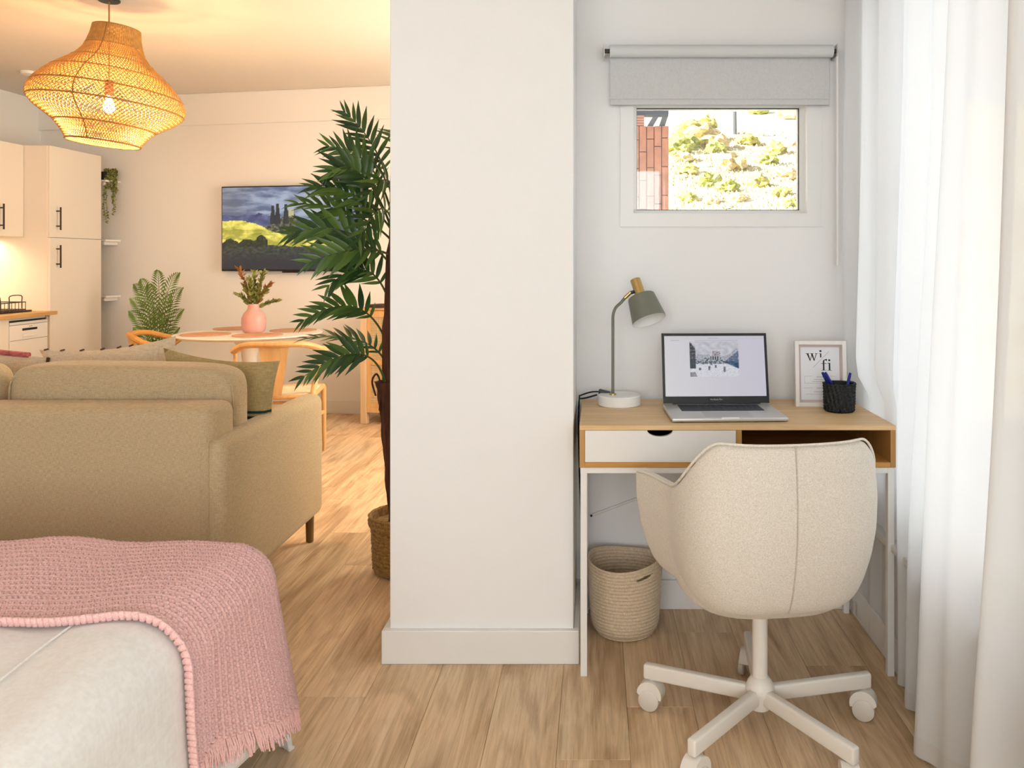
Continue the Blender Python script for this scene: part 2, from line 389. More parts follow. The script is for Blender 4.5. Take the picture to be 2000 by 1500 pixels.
# ---- the small alcove window
gx0, gx1, gz0, gz1 = .149, .755, 1.458, 1.839
wi = struct(thing('window_1', None, None, ((gx0 + gx1) / 2, YA, gz0)))
def ring(x0, x1, z0, z1, X0, X1, Z0, Z1, y0, y1, b=.002):
    return MB().box(X0, x0, y0, y1, Z0, Z1, b).box(x1, X1, y0, y1, Z0, Z1, b).box(x0, x1, y0, y1, Z0, z0, b).box(x0, x1, y0, y1, z1, Z1, b)
def mitred(x0, x1, z0, z1, X0, X1, Z0, Z1, yi, yo, back):   # picture-frame ring: inner edge at depth yi, outer at yo
    I = [(x0, z0), (x1, z0), (x1, z1), (x0, z1)]; O = [(X0, Z0), (X1, Z0), (X1, Z1), (X0, Z1)]
    res = []
    for i in range(4):
        j = (i + 1) % 4
        m = MB().add([(I[i][0], yi, I[i][1]), (I[j][0], yi, I[j][1]), (O[j][0], yo, O[j][1]), (O[i][0], yo, O[i][1]),
                      (I[i][0], back, I[i][1]), (I[j][0], back, I[j][1]), (O[j][0], back, O[j][1]), (O[i][0], back, O[i][1])],
                     [(0, 1, 2, 3), (7, 6, 5, 4), (0, 4, 5, 1), (1, 5, 6, 2), (2, 6, 7, 3), (3, 7, 4, 0)])
        res.append(m)
    return res
for m in mitred(gx0, gx1, gz0, gz1, gx0 - .014, gx1 + .014, gz0 - .014, gz1 + .014, 3.045, 3.02, 3.10): m.build('sash_bar', PVC, wi, smooth=0)
for m in mitred(gx0 - .014, gx1 + .014, gz0 - .014, gz1 + .014, .088, .822, 1.395, 1.90, 2.992, 2.992, 3.06): m.build('casing_board', PVC, wi, smooth=0)
MB().box(gx0, gx1, 3.062, 3.068, gz0, gz1).build('pane', GLASS, wi, smooth=0)
gk = MB()
for a, b, c, d in ((gx0, gx1, gz0, gz0 + .003), (gx0, gx1, gz1 - .003, gz1), (gx1 - .003, gx1, gz0, gz1), (gx0, gx0 + .0015, gz0, gz1)): gk.box(a, b, 3.055, 3.062, c, d)
gk.build('gasket', DKGREY, wi, smooth=0)

# ---- windows in the right wall, rear wall (unseen, added for fill light) and living-room side wall
def side_window(n, a, b, z0, z1, x, handle_y=None):
    o = struct(thing('window_%d' % n, None, None, (x, (a + b) / 2, z0)))
    t = .06
    MB().box(x, x + .07, a, b, z0, z0 + t, .004).box(x, x + .07, a, b, z1 - t, z1, .004).box(x, x + .07, a, a + t, z0 + t, z1 - t, .004).box(x, x + .07, b - t, b, z0 + t, z1 - t, .004).build('window_frame', PVC, o)
    m = (a + b) / 2 if b < 2.9 else 2.60
    for s0, s1 in ((a + t, m), (m, b - t)):
        sa = MB().box(x - .012, x + .05, s0, s1, z0 + t, z0 + t + .06, .004).box(x - .012, x + .05, s0, s1, z1 - t - .06, z1 - t, .004)
        sa.box(x - .012, x + .05, s0, s0 + .06, z0 + t + .06, z1 - t - .06, .004).box(x - .012, x + .05, s1 - .06, s1, z0 + t + .06, z1 - t - .06, .004)
        sash = sa.build('sash', PVC, o)
        MB().box(x + .015, x + .02, s0 + .06, s1 - .06, z0 + t + .06, z1 - t - .06).build('pane', GLASS, sash, smooth=0)
    hy = m + .03
    MB().box(x - .03, x - .012, hy - .012, hy + .012, 1.48, 1.56, .003).box(x - .05, x - .03, hy - .010, hy + .010, 1.42, 1.545, .004).build('window_handle', PVC, o)
    MB().box(x - .10, x, a, b, z0 - .02, z0 + .003, .004).build('sill', PVC, o)
for i, (a, b) in enumerate(wins): side_window(2 + i, a, b, WZ0, WZ1, XR + .06)
o = struct(thing('window_6', None, None, (-.6, YB - .1, .7)))
MB().box(-2.0, .8, YB - .14, YB - .07, .7, .77, .004).box(-2.0, .8, YB - .14, YB - .07, 2.23, 2.3, .004).box(-2.0, -1.93, YB - .14, YB - .07, .77, 2.23, .004).box(.73, .8, YB - .14, YB - .07, .77, 2.23, .004).box(-.64, -.56, YB - .14, YB - .07, .77, 2.23, .004).build('window_frame', PVC, o)
for a, b in ((-1.93, -.64), (-.56, .73)): MB().box(a, b, YB - .11, YB - .105, .77, 2.23).build('pane', GLASS, o, smooth=0)
o = struct(thing('window_7', None, None, (-.1, 4.9, .6)))
MB().box(-.15, -.08, 4.1, 5.7, .6, .67, .004).box(-.15, -.08, 4.1, 5.7, 2.23, 2.3, .004).box(-.15, -.08, 4.1, 4.17, .67, 2.23, .004).box(-.15, -.08, 5.63, 5.7, .67, 2.23, .004).box(-.15, -.08, 4.86, 4.94, .67, 2.23, .004).build('window_frame', PVC, o)
for a, b in ((4.17, 4.86), (4.94, 5.63)): MB().box(-.115, -.11, a, b, .67, 2.23).build('pane', GLASS, o, smooth=0)

# ================================================================== DESK
DX0, DX1, DY0, DY1, DZ = -.052, .914, 2.5, 2.975, .768
dk = thing('desk', 'oak-topped desk with white drawer, open cubby and white metal legs', 'desk', ((DX0 + DX1) / 2, DY0, 0))
BZ = .639; BT = .016
MB().box(DX0, DX1, DY0, DY1, DZ - .0145, DZ, .001, 1).build('desktop', OAKX, dk, smooth=0)
MB().box(DX0, DX0 + BT, DY0 + .001, DY1, BZ, DZ - .0145, .001, 1).build('side_panel', OAKZ, dk, smooth=0)
MB().box(DX1 - BT, DX1, DY0 + .001, DY1, BZ, DZ - .0145, .001, 1).build('side_panel', OAKZ, dk, smooth=0)
MB().box(DX0 + BT, DX1 - BT, DY0 + .001, DY1, BZ, BZ + BT, .001, 1).build('bottom_panel', HONEY, dk, smooth=0)
MB().box(.427, .444, DY0 + .001, DY1 - .012, BZ + BT, DZ - .0145, .001, 1).build('divider', OAKZ, dk, smooth=0)
MB().box(DX0 + BT, DX1 - BT, DY1 - .012, DY1, BZ + BT, DZ - .0145).build('back_panel', plain('dark_backboard', (.06, .03, .014), .7), dk, smooth=0)
dr = MB(); x0, x1, z0, z1 = DX0 + BT + .001, .426, BZ + BT + .001, DZ - .0155
cxn = (1289.4 - CX) * DY0 / F; poly = [(x0, z0), (x1, z0), (x1, z1)]
for i in range(13): a = math.pi * i / 12; poly.append((cxn + .039 * math.cos(a), z1 - .019 * math.sin(a)))
poly.append((x0, z1)); dr.prism(poly, DY0 + .002, DY0 + .016)
dw = dr.build('drawer', WHITE, dk, smooth=0)
MB().box(x0 + .01, x0 + .02, DY0 + .016, DY1 - .05, z0, z1 - .02).box(x1 - .02, x1 - .01, DY0 + .016, DY1 - .05, z0, z1 - .02).box(x0 + .02, x1 - .02, DY0 + .016, DY1 - .05, z0, z0 + .006).build('drawer_box', DARK, dw, smooth=0)
LT = .0203
for lx in (DX0 + .003, DX1 - .003 - LT):
    for ly in (DY0 + .004, DY1 - .004 - LT): MB().box(lx, lx + LT, ly, ly + LT, 0, BZ, .001, 1).build('leg', WMETAL, dk, smooth=0)
for ly in (DY0 + .004, DY1 - .004 - LT): MB().box(DX0 + .003 + LT, DX1 - .003 - LT, ly, ly + LT, BZ - .018, BZ, .001, 1).build('rail', WMETAL, dk, smooth=0)
for lx in (DX0 + .003, DX1 - .003 - LT): MB().box(lx, lx + LT, DY0 + .004 + LT, DY1 - .004 - LT, BZ - .018, BZ, .001, 1).build('rail', WMETAL, dk, smooth=0)

# ---- desk lamp
LX, LY = .080, 2.86
lp = thing('desk_lamp', 'sage green desk lamp with brass socket and round white marble base', 'lamp', (LX, LY, DZ))
MB().lathe([(.0, DZ), (.072, DZ), (.075, DZ + .003), (.075, DZ + .033), (.072, DZ + .036), (0, DZ + .036)], 48, (LX, LY, 0)).build('base', MARBLE, lp)
sx = P(1197, 700, LY).x
b0 = Vector((sx, LY, DZ + .036)); b1 = P(1197, 612, LY); b2 = P(1229, 574, LY)
MB().tube([b0, b0 + Vector((0, 0, .1)), P(1197, 630, LY)] + bez(P(1197, 622, LY), b1 + Vector((0, 0, .006)), P(1204, 599, LY), 6) + [P(1213, 591, LY), P(1222, 580, LY)], .0052, 12).build('stem', SAGE, lp)
MB().tube([P(1220, 582, LY), P(1232, 571, LY)], .0062, 12).build('stem_collar', BRASS, lp)
MB().lathe([(.012, DZ + .036), (.012, DZ + .04), (0, DZ + .041)], 16, (sx, LY, 0)).build('stem_foot', BRASS, lp)
top = P(1240.5, 546, LY + .02); ax = (P(1271, 634, LY - .045) - top).normalized()    # head leans to the right and towards the room
q = Vector((0, 0, -1)).rotation_difference(ax).to_matrix().to_4x4(); MH = Matrix.Translation(top) @ q
MB().tube([P(1231, 572, LY), top + ax * .042], .006, 10).build('pivot', DKGREY, lp)
MB().lathe([(0, 0), (.0175, 0), (.0185, -.001), (.0185, -.068), (0, -.068)], 32, M=MH).build('socket', BRASS, lp)
sh = MB().shell([(.018, -.066), (.0455, -.066), (.0475, -.068), (.0485, -.072), (.0605, -.158)], 40, M=MH).build('shade', SAGE, lp)
MB().shell([(.017, -.0675), (.0455, -.0685), (.047, -.072), (.0588, -.158), (.0605, -.158)], 40, M=MH).build('shade_lining', plain('white_lining', (.85, .84, .80), .5), sh)
MB().lathe([(0, -.068), (.013, -.07), (.013, -.09), (.022, -.11), (.024, -.122), (.016, -.14), (0, -.145)], 20, M=MH).build('bulb', plain('opal_bulb', (.9, .9, .88), .3), lp)
cord = smooth_path([(sx + .02, LY + .03, DZ + .012), P(1190, 768, LY + .05), P(1160, 765, LY + .06), P(1135, 772, LY + .09), (-.062, 2.96, DZ + .004), (-.0655, 2.95, DZ - .1), (-.064, 2.96, .6), (-.06, 2.985, .45), (-.052, 2.987, .2), (-.045, 2.975, .012)], 6)
cd = MB().tube(cord, .0026, 8).build('power_cord', DARK, lp)
MB().tube(smooth_path([P(1166, 771, LY + .05), P(1145, 777, LY + .06), (-.060, 2.95, DZ + .006)], 5), .003, 8).build('cord_loop', DARK, cd)
Ms = Matrix.Translation(P(1181, 767, LY + .04)) @ Matrix.Rotation(R(14), 4, 'Y')
MB().obox(Ms, .044, .02, .017, .004).build('cord_switch', DKGREY, cd)

# ---- laptop
LPX, LPY = .4165, 2.545
lt = thing('laptop', 'open silver laptop showing an old street photo on its screen', 'laptop', (LPX, LPY, DZ), R(2.0))
def lb(o, n, m, p=lt, s=35): return o.build(n, m, p, smooth=s, world=False)
LWD, LDP = .366, .248
lb(MB().box(-LWD / 2, LWD / 2, 0, LDP, .002, .0155, .005, 3), 'base', ALU)
for fx in (-.15, .15):
    for fy in (.02, .22): lb(MB().lathe([(0, 0), (.008, 0), (.008, .002), (0, .002)], 12, (fx, fy, 0)), 'foot', DARK)
lb(MB().box(-.136, .136, .116, .226, .0152, .0158), 'keyboard_well', DARK, s=0)
kb = MB()
for r_ in range(6):
    y0 = .119 + r_ * .0178; h = .0155 if r_ < 5 else .011
    if r_ == 0: spans = [(-.134, -.060), (-.058, .040), (.042, .134)]
    else: spans = [(-.134 + i * .01916, -.134 + i * .01916 + .0168) for i in range(14)]
    for a, b in spans: kb.box(a, b, y0, y0 + h, .0157, .0170)
kb = lb(kb, 'keys', KEY, s=0); kb['kind'] = 'stuff'
lb(MB().box(-.075, .075, .012, .104, .0153, .0157, 0), 'trackpad', ALUD, s=0)
lb(MB().box(-.028, .028, -.0006, .006, .0115, .0158, .001, 1), 'lid_notch', plain('bright_notch', (.85, .85, .82), .4), s=0)
lid_a = R(12); Ml = Matrix.Translation((0, LDP - .006, .017)) @ Matrix.Rotation(-lid_a, 4, 'X')
lb(MB().box(-LWD / 2, LWD / 2, 0, .006, 0, .241, .0028, 3).xf(Ml), 'lid', ALU)
lb(MB().box(-LWD / 2 + .0012, LWD / 2 - .0012, -.0008, .001, .0015, .2398, .0004, 1).xf(Ml), 'bezel', DARK, s=0)
lb(MB().box(-.15, .15, -.004, .006, -.006, .003, .002, 2).xf(Ml), 'hinge', DARK)
def picture(name, mat, w, h, nx, ny, colfn, M, parent):
    me = bpy.data.meshes.new(name); vs_ = []; cs = []
    for j in range(ny + 1):
        for i in range(nx + 1):
            u, v = i / nx, j / ny; vs_.append(M @ Vector(((u - .5) * w, 0, v * h))); cs += [*colfn(u, v), 1.0]
    fs = [(j * (nx + 1) + i, j * (nx + 1) + i + 1, (j + 1) * (nx + 1) + i + 1, (j + 1) * (nx + 1) + i) for j in range(ny) for i in range(nx)]
    me.from_pydata([tuple(v) for v in vs_], [], fs); at = me.color_attributes.new('pic', 'FLOAT_COLOR', 'POINT'); at.data.foreach_set('color', cs)
    me.materials.append(mat); o = bpy.data.objects.new(name, me); COL.objects.link(o); o.parent = parent; return o
def fb(x, y, s=0, o=4): return noise.fractal(Vector((x, y, s)), .9, 2.1, o)
def mix3(a, b, t): return tuple(lerp(x, y, t) for x, y in zip(a, b))
def lap_col(u, v):
    bg = mix3((205, 203, 206), (196, 192, 207), u)
    if v > .94: bg = mix3(bg, (190, 188, 194), .4)
    c = bg
    if .955 < v < .965 and .44 < u < .54: c = (168, 166, 172)
    if .915 < v < .93 and (.06 < u < .15): c = (160, 160, 165)
    if .92 < v < .928 and .3 < u < .74: c = (172, 170, 176)
    px, py = (u - .252) / .488, (v - .325) / .58          # the picture on the page
    if 0 <= px <= 1 and 0 <= py <= 1:
        n = fb(px * 9, py * 9, 3); n2 = fb(px * 30, py * 30, 8)
        c = mix3((196, 196, 202), (178, 178, 188), .5 + n)                       # pale sky
        hill = .60 + .04 * math.sin(px * 7) + .03 * n + .16 * sst(.6, 1, px)
        if py < hill: c = mix3((182, 184, 192), (130, 136, 148), min(1, max(0, .5 + n2)))
        if .45 < px < .62 and .56 < py < .74 - abs(px - .54) * .3: c = (172, 160, 170) if n2 > -.1 else (110, 104, 118)
        roof = .5 + .06 * math.sin(px * 23) + .04 * n2
        if py < roof and py > .33: c = mix3((60, 68, 82), (176, 182, 190), sst(-.25, .35, n2 + .25 * math.sin(px * 60) * math.sin(py * 50)))
        if .42 < px < .6 and .47 < py < .58: c = (206, 208, 214) if math.sin(px * 130) > .2 else (52, 58, 70)
        if py <= .36: c = mix3((190, 192, 200), (216, 218, 224), .5 + n2)         # pale street
        for fx, fy, fh in ((.2, .17, .08), (.39, .18, .12), (.52, .25, .07), (.70, .12, .16), (.27, .34, .07), (.43, .33, .06)):
            if abs(px - fx) < .022 + .01 * n2 and fy < py < fy + fh: c = mix3((50, 56, 70), (120, 122, 136), .5 + n2)
        if px < .12 and py > .22 and py < .99 - px * 1.6 + .04 * n2: c = mix3((22, 26, 34), (100, 104, 112), sst(-.1, .5, n2 + .3 * math.sin(py * 60)))
        if px < .12 and .22 < py < .47: c = mix3((10, 28, 38), (40, 60, 70), .5 + n2)
        if px > .72 and .42 < py < .40 + (px - .68) * 1.05: c = mix3((62, 78, 104), (120, 128, 150), .5 + n2)
        if px > .70 and .40 - (px - .70) * .62 < py < .42 + (px - .7) * .15: c = mix3((18, 48, 84), (60, 98, 128), .5 + n)
        if py < .13 and px < .14 - py * .3: c = mix3((110, 112, 116), (150, 150, 156), .5 + n2)
    return srgb(*[min(255, max(0, q)) for q in c])
picture('screen', emission_attr('laptop_screen', .62), .346, .206, 170, 104, lap_col, Ml @ Matrix.Translation((0, -.0012, .0245)), lt)
def text_mesh(body, size, M, mat, name, parent, align='CENTER'):
    cu = bpy.data.curves.new('t', 'FONT'); cu.body = body; cu.size = size; cu.align_x = align
    t = bpy.data.objects.new('t', cu); COL.objects.link(t)
    dg = bpy.context.evaluated_depsgraph_get(); me = bpy.data.meshes.new_from_object(t.evaluated_get(dg)); bpy.data.objects.remove(t)
    me.transform(M); me.materials.clear(); me.materials.append(mat); me.name = name
    o = bpy.data.objects.new(name, me); COL.objects.link(o); o.parent = parent; return o
text_mesh('MacBook Pro', .0075, Ml @ Matrix.Translation((0, -.0012, .0115)) @ Matrix.Rotation(R(90), 4, 'X'), plain('bezel_lettering', (.5, .5, .5), .5), 'lettering', lt)

# ---- picture frame with the wifi card
PFX, PFY = .7755, 2.82
pf = thing('photo_frame', 'white box frame holding a printed wifi card', 'picture frame', (PFX, PFY, DZ), R(-2))
Mp = Matrix.Rotation(R(-5), 4, 'X')
def pb(o, n, m, p=pf, s=0): return o.xf(Mp).build(n, m, p, smooth=s, world=False)
fw, fh, ft = .176, .226, .0135
pb(MB().box(-fw / 2, -fw / 2 + ft, 0, .022, 0, fh, .0008, 1), 'frame_bar', WHITE)
pb(MB().box(fw / 2 - ft, fw / 2, 0, .022, 0, fh, .0008, 1), 'frame_bar', WHITE)
pb(MB().box(-fw / 2 + ft, fw / 2 - ft, 0, .022, 0, ft, .0008, 1), 'frame_bar', WHITE)
pb(MB().box(-fw / 2 + ft, fw / 2 - ft, 0, .022, fh - ft, fh, .0008, 1), 'frame_bar', WHITE)
pb(MB().box(-fw / 2 + ft, fw / 2 - ft, .018, .0215, ft, fh - ft), 'mount', plain('pink_mount', (.62, .50, .46), .7))
card = pb(MB().box(-.0655, .0675, .0165, .018, .0225, .2035), 'card', PAPER)
pb(MB().box(-fw / 2 + ft, fw / 2 - ft, .0235, .0255, ft, fh - ft), 'back_board', OAKX)
pb(MB().box(-.02, .02, .022, .075, 0, .004).box(-.02, .02, .024, .028, .004, .15), 'easel', OAKX)
def q2(m, pts): m.add([(x, .0162, z) for x, z in pts], [tuple(range(len(pts)))])
def disc(m, x, z, r): q2(m, [(x + r * math.cos(2 * math.pi * k / 14), z + r * math.sin(2 * math.pi * k / 14)) for k in range(14)])
L = MB()
def letter_w(x, z, w_, h):
    q2(L, [(x + .04 * w_, z + h), (x + .20 * w_, z + h), (x + .40 * w_, z), (x + .32 * w_, z)])
    q2(L, [(x + .32 * w_, z), (x + .37 * w_, z), (x + .56 * w_, z + h * .92), (x + .50 * w_, z + h * .92)])
    q2(L, [(x + .42 * w_, z + h), (x + .58 * w_, z + h), (x + .76 * w_, z), (x + .68 * w_, z)])
    q2(L, [(x + .68 * w_, z), (x + .74 * w_, z), (x + .95 * w_, z + h), (x + .89 * w_, z + h)])
    for a, b in ((-.04, .28), (.36, .66), (.80, 1.04)): q2(L, [(x + a * w_, z + h * .95), (x + b * w_, z + h * .95), (x + b * w_, z + h), (x + a * w_, z + h)])
def letter_i(x, z, h, t, foot=True):
    q2(L, [(x - t / 2, z), (x + t / 2, z), (x + t / 2, z + h), (x - t / 2, z + h)])
    q2(L, [(x - t * 1.3, z + h * .92), (x, z + h * .92), (x, z + h), (x - t * 1.3, z + h)])
    if foot: q2(L, [(x - t * 1.5, z), (x + t * 1.5, z), (x + t * 1.5, z + h * .05), (x - t * 1.5, z + h * .05)])
def letter_f(x, z, h, t):
    q2(L, [(x - t / 2, z), (x + t / 2, z), (x + t / 2, z + h * .8), (x - t / 2, z + h * .8)])
    q2(L, [(x - t * 1.5, z), (x + t * 1.5, z), (x + t * 1.5, z + h * .04), (x - t * 1.5, z + h * .04)])
    q2(L, [(x - t * 1.6, z + h * .6), (x + t * 2, z + h * .6), (x + t * 2, z + h * .65), (x - t * 1.6, z + h * .65)])
    arc = [(x + t * 1.6 - (t * 2.1) * math.cos(a), z + h * .8 + h * .2 * math.sin(a)) for a in [math.pi * .5 * k / 6 for k in range(7)]]
    inn = [(x + t * 1.6 - (t * 1.1) * math.cos(a), z + h * .8 + h * .165 * math.sin(a)) for a in [math.pi * .5 * k / 6 for k in range(7)]]
    q2(L, arc + inn[::-1]); disc(L, x + t * 1.7, z + h * .945, t * .6)
U = PFY / F
def cp(px, py): return ((px - 1603.5) * U, (795 - py) * U)     # photo pixels on the card -> frame coordinates
x, z = cp(1577, 706); letter_w(x, z, 22 * U, 14.5 * U)
x, z = cp(1605.5, 699.5); letter_i(x, z, 8 * U, 2.6 * U, False); disc(L, *cp(1605.3, 687), 2.1 * U)
x, z = cp(1611, 725); letter_f(x, z, 22 * U, 3.0 * U)
x, z = cp(1622.5, 725); letter_i(x, z, 15 * U, 3.0 * U); disc(L, *cp(1622.2, 705), 2.1 * U)
L.xf(Mp).build('wifi_lettering', INK, card, smooth=0, world=False)
L = MB(); q2(L, [cp(1590, 719), cp(1591, 719), cp(1622, 688), cp(1621, 688)])
for x0, x1, y0 in ((1573, 1588, 736), (1619, 1637, 736), (1573, 1637, 750), (1570, 1588, 759), (1622, 1640, 759), (1575, 1640, 771)): q2(L, [cp(x0, y0 + .5), cp(x1, y0 + .5), cp(x1, y0), cp(x0, y0)])
q2(L, [cp(1573, 750), cp(1573.5, 750), cp(1573.5, 736), cp(1573, 736)])
for r_, (y0, x0) in enumerate(((742, 1591), (746, 1589), (766, 1592))):
    for i in range(10): q2(L, [cp(x0 + i * 3, y0 + 1.4), cp(x0 + i * 3 + 1.8, y0 + 1.4), cp(x0 + i * 3 + 1.8, y0), cp(x0 + i * 3, y0)])
L.xf(Mp).build('fine_print', GREYINK, card, smooth=0, world=False)
for body, py in (('NETWORK', 738.5), ('PASSWORD', 760.5)):
    x, z = cp(1604, py); text_mesh(body, .0052, Mp @ Matrix.Translation((x, .0161, z)) @ Matrix.Rotation(R(90), 4, 'X'), plain('print_' + body.lower(), (.2, .2, .22), .7), 'heading', card)

# ---- pen cup and pens
PCX, PCY = .812, 2.74
pc = thing('pen_cup', 'black woven rope pen cup', 'cup', (PCX, PCY, DZ))
rows = []; seg = 96
for i in range(34):
    t = i / 33; z = DZ + .094 * t
    r0 = interp([0, .06, .3, .8, 1], [.044, .049, .0505, .0515, .053], t)
    row = []
    for k in range(seg):
        a = 2 * math.pi * k / seg
        rb = math.sin(a * 22 + t * 9) * .0016 + math.sin(t * 33 * 1.9 + (math.sin(a * 22 + t * 9) > 0) * math.pi) * .0011
        row.append((PCX + (r0 + rb) * math.cos(a), PCY + (r0 + rb) * math.sin(a), z + .003 * math.sin(a * 2 + 1) * t))
    rows.append(row)
for rr, zz in ((.050, .0955), (.047, .093), (.045, .05), (.042, .006), (.001, .005)): rows.append([(PCX + rr * math.cos(2 * math.pi * k / seg), PCY + rr * math.sin(2 * math.pi * k / seg), DZ + zz) for k in range(seg)])
rows.insert(0, [(PCX + .001 * math.cos(2 * math.pi * k / seg), PCY + .001 * math.sin(2 * math.pi * k / seg), DZ) for k in range(seg)])
MB().grid(rows, True).build('woven_wall', ROPEK, pc)
def pen(p0, p1, lab):
    d = (p1 - p0).normalized(); q_ = Vector((0, 0, 1)).rotation_difference(d).to_matrix().to_4x4(); M = Matrix.Translation(p0) @ q_; l = (p1 - p0).length
    t = thing('ballpoint_pen', lab, 'pen', p0)
    MB().lathe([(0, 0), (.002, .004), (.0042, .014), (.0042, l - .05), (0, l - .05)], 12, M=M).build('barrel', CLEAR, t)
    c = MB().lathe([(.0048, l - .052), (.0052, l - .05), (.0050, l - .012), (.0042, l - .001), (0, l)], 12, M=M); c.obox(M @ Matrix.Translation((0, -.0065, l - .028)), .003, .003, .046, .001)
    c.build('cap', BLUE, t)
pen(Vector((PCX + .008, PCY + .02, DZ + .0095)), P(1606, 727, PCY - .005), 'blue capped ballpoint pen leaning out beside the wifi card, outermost of the pair')
pen(Vector((PCX + .018, PCY + .002, DZ + .0095)), P(1611.5, 727, PCY - .02), 'blue capped ballpoint pen leaning against its twin in the cup')
pen(Vector((PCX + .004, PCY - .018, DZ + .0095)), P(1661, 728, PCY + .005), 'blue capped ballpoint pen standing alone on the curtain side of the cup')

# ---- rope basket under the desk
BX, BY = .098, 2.825
bk = thing('rope_basket', 'beige cotton rope basket standing on the floor under the desk', 'basket', (BX, BY, 0))
rows = []; seg = 88; nr = 118
for i in range(nr):
    t = i / (nr - 1); z = .004 + .246 * t
    r0 = interp([0, .02, .05, .1, .18, .5, 1], [.092, .100, .107, .113, .118, .123, .128], t)
    rib = .0022 * abs(math.sin(t * math.pi * 21)) - .001; row = []
    for k in range(seg):
        a = 2 * math.pi * k / seg; wob = 1 + (.03 * math.sin(2 * a + .6) + .018 * math.sin(3 * a)) * t * t
        row.append((BX + (r0 * wob + rib) * math.cos(a), BY + (r0 * wob + rib) * math.sin(a), z + .008 * math.sin(2 * a + 2.3) * t ** 3))
    rows.append(row)
m = MB().grid(rows, True)
hole = []
for i, f in enumerate(m.f):
    r_, k = divmod(i, seg); a = 2 * math.pi * (k + .5) / seg; da = (a - R(302) + math.pi) % (2 * math.pi) - math.pi; t = (r_ + .5) / (nr - 1)
    tc = .865 + .05 * da
    if not (abs(da) < .30 and abs(t - tc) < .022 * math.sqrt(max(0, 1 - (da / .30) ** 2))): hole.append(f)
m.f = hole
o = m.build('rope_wall', ROPE, bk); solidify(o, .007)
MB().lathe([(0, 0), (.094, 0), (.1, .004), (.094, .009), (0, .009)], 48, (BX, BY, 0)).build('rope_bottom', ROPE, bk)

# ---- white cable on the alcove wall under the desk
c0, c1 = P(1157, 1007, 2.99), P(1300, 953, 2.99)
cb = thing('wall_cable', 'thin white cable run slanting along the wall under the desk', 'cable', (c0.x, 2.985, c0.z))
MB().tube([Vector((c0.x, 2.994, c0.z)), Vector((c1.x, 2.994, c1.z))], .0052, 8).build('cable', WMETAL, cb)
MB().lathe([(0, 0), (.0042, 0), (.0042, .003), (0, .003)], 12, M=Matrix.Translation((c0.x - .004, 2.99, c0.z)) @ Matrix.Rotation(R(90), 4, 'X')).build('end_cap', DARK, cb)
k = smooth_path([P(1240, 916, 2.94), P(1247, 928, 2.95), P(1252, 938, 2.96)], 4)
tag(MB().tube(k, .003, 6).build('hanging_cord', DARK), 'short black cord hanging down behind the desk rail', 'cord')

# ================================================================== DESK CHAIR
HX, HY, CROT = .441, 2.21, R(8)
ch = thing('swivel_chair', 'cream upholstered tub swivel chair on a white five-star castor base', 'chair', (HX, HY, 0), CROT)
def cb_(o, n, m, p=ch, s=40): return o.build(n, m, p, smooth=s, world=False)
nexp = 3.3
def plan(t):                                     # t -1..1 : left arm front -> back -> right arm front
    q_ = abs(t); sg = 1 if t >= 0 else -1
    if q_ < .62:
        th = q_ / .62 * math.pi / 2; x = .262 * math.sin(th) ** (2 / nexp) if th > 0 else 0; y = -.03 - .235 * max(0, math.cos(th)) ** (2 / nexp)
    else:
        f = (q_ - .62) / .38; x = lerp(.262, .312, f ** 1.15); y = lerp(-.03, .155, f)
    return Vector((sg * x, y))
def rimz(t):
    x = abs(plan(t).x); q_ = abs(t)
    back = .829 + .005 * min(1, x / .2) ** 2
    return lerp(back, .686, sst(.23, .66, q_)) - .006 * sst(.85, 1, q_)
zs_prof = [(.84, .955), (.76, .99), (.68, 1.01), (.60, 1.0), (.53, .96), (.47, .90), (.43, .84), (.40, .76), (.385, .66), (.378, .52)]
def sc_at(z): return interp([p[0] for p in zs_prof][::-1], [p[1] for p in zs_prof][::-1], z)
nt_, nv = 84, 26; rows = []
ts = [-1 + 2 * i / nt_ for i in range(nt_ + 1)]
for j in range(nv + 1):
    v = j / nv; row = []
    for t in ts:
        z0 = rimz(t); z = lerp(z0, .378, v ** .9 if v < 1 else 1); p = plan(t); s = sc_at(z)
        arm = sst(.72, 1, abs(t)); s *= 1
        row.append(Vector((p.x * s, p.y * (s if p.y < 0 else 1) + (.0 if p.y < 0 else -.02 * (1 - s)), z)))
    rows.append(row)
shell = cb_(MB().grid(rows), 'tub_shell', LINEN); solidify(shell, .034, -1); subsurf(shell, 1)
pip = [r_ + Vector((0, 0, .0)) for r_ in rows[0]]
cb_(MB().tube([Vector((p.x * .995, p.y * .995, p.z + .001)) for p in pip], .0032, 8), 'piping', fabric('piping_linen', (.66, .60, .50), (.80, .75, .66), s=330, slub=4), shell)
mid = nt_ // 2
cb_(MB().tube([r_[mid] + Vector((0, -.0003, 0)) for r_ in rows[:-2]], .0022, 6), 'back_seam', fabric('seam_linen', (.46, .40, .32), (.60, .54, .45), s=330, slub=4), shell)
sq = []
for zz, s in ((.372, .72), (.38, .84), (.40, .93), (.44, .97), (.465, .95), (.478, .86), (.482, .5), (.483, .02)):
    sq.append([Vector((.235 * s * math.copysign(abs(math.cos(a)) ** .7, math.cos(a)), .02 + .225 * s * math.copysign(abs(math.sin(a)) ** .7, math.sin(a)), zz)) for a in [2 * math.pi * k / 40 for k in range(40)]])
sq.insert(0, [Vector((0.01 * math.cos(2 * math.pi * k / 40), .02 + .01 * math.sin(2 * math.pi * k / 40), .372)) for k in range(40)])
cb_(MB().grid(sq, True), 'seat', LINEN)
cb_(MB().box(-.1, .1, -.1, .12, .352, .374, .006), 'seat_plate', CREAM)
cb_(MB().lathe([(0, .10), (.0205, .10), (.0205, .356), (0, .356)], 28), 'column', CREAM)
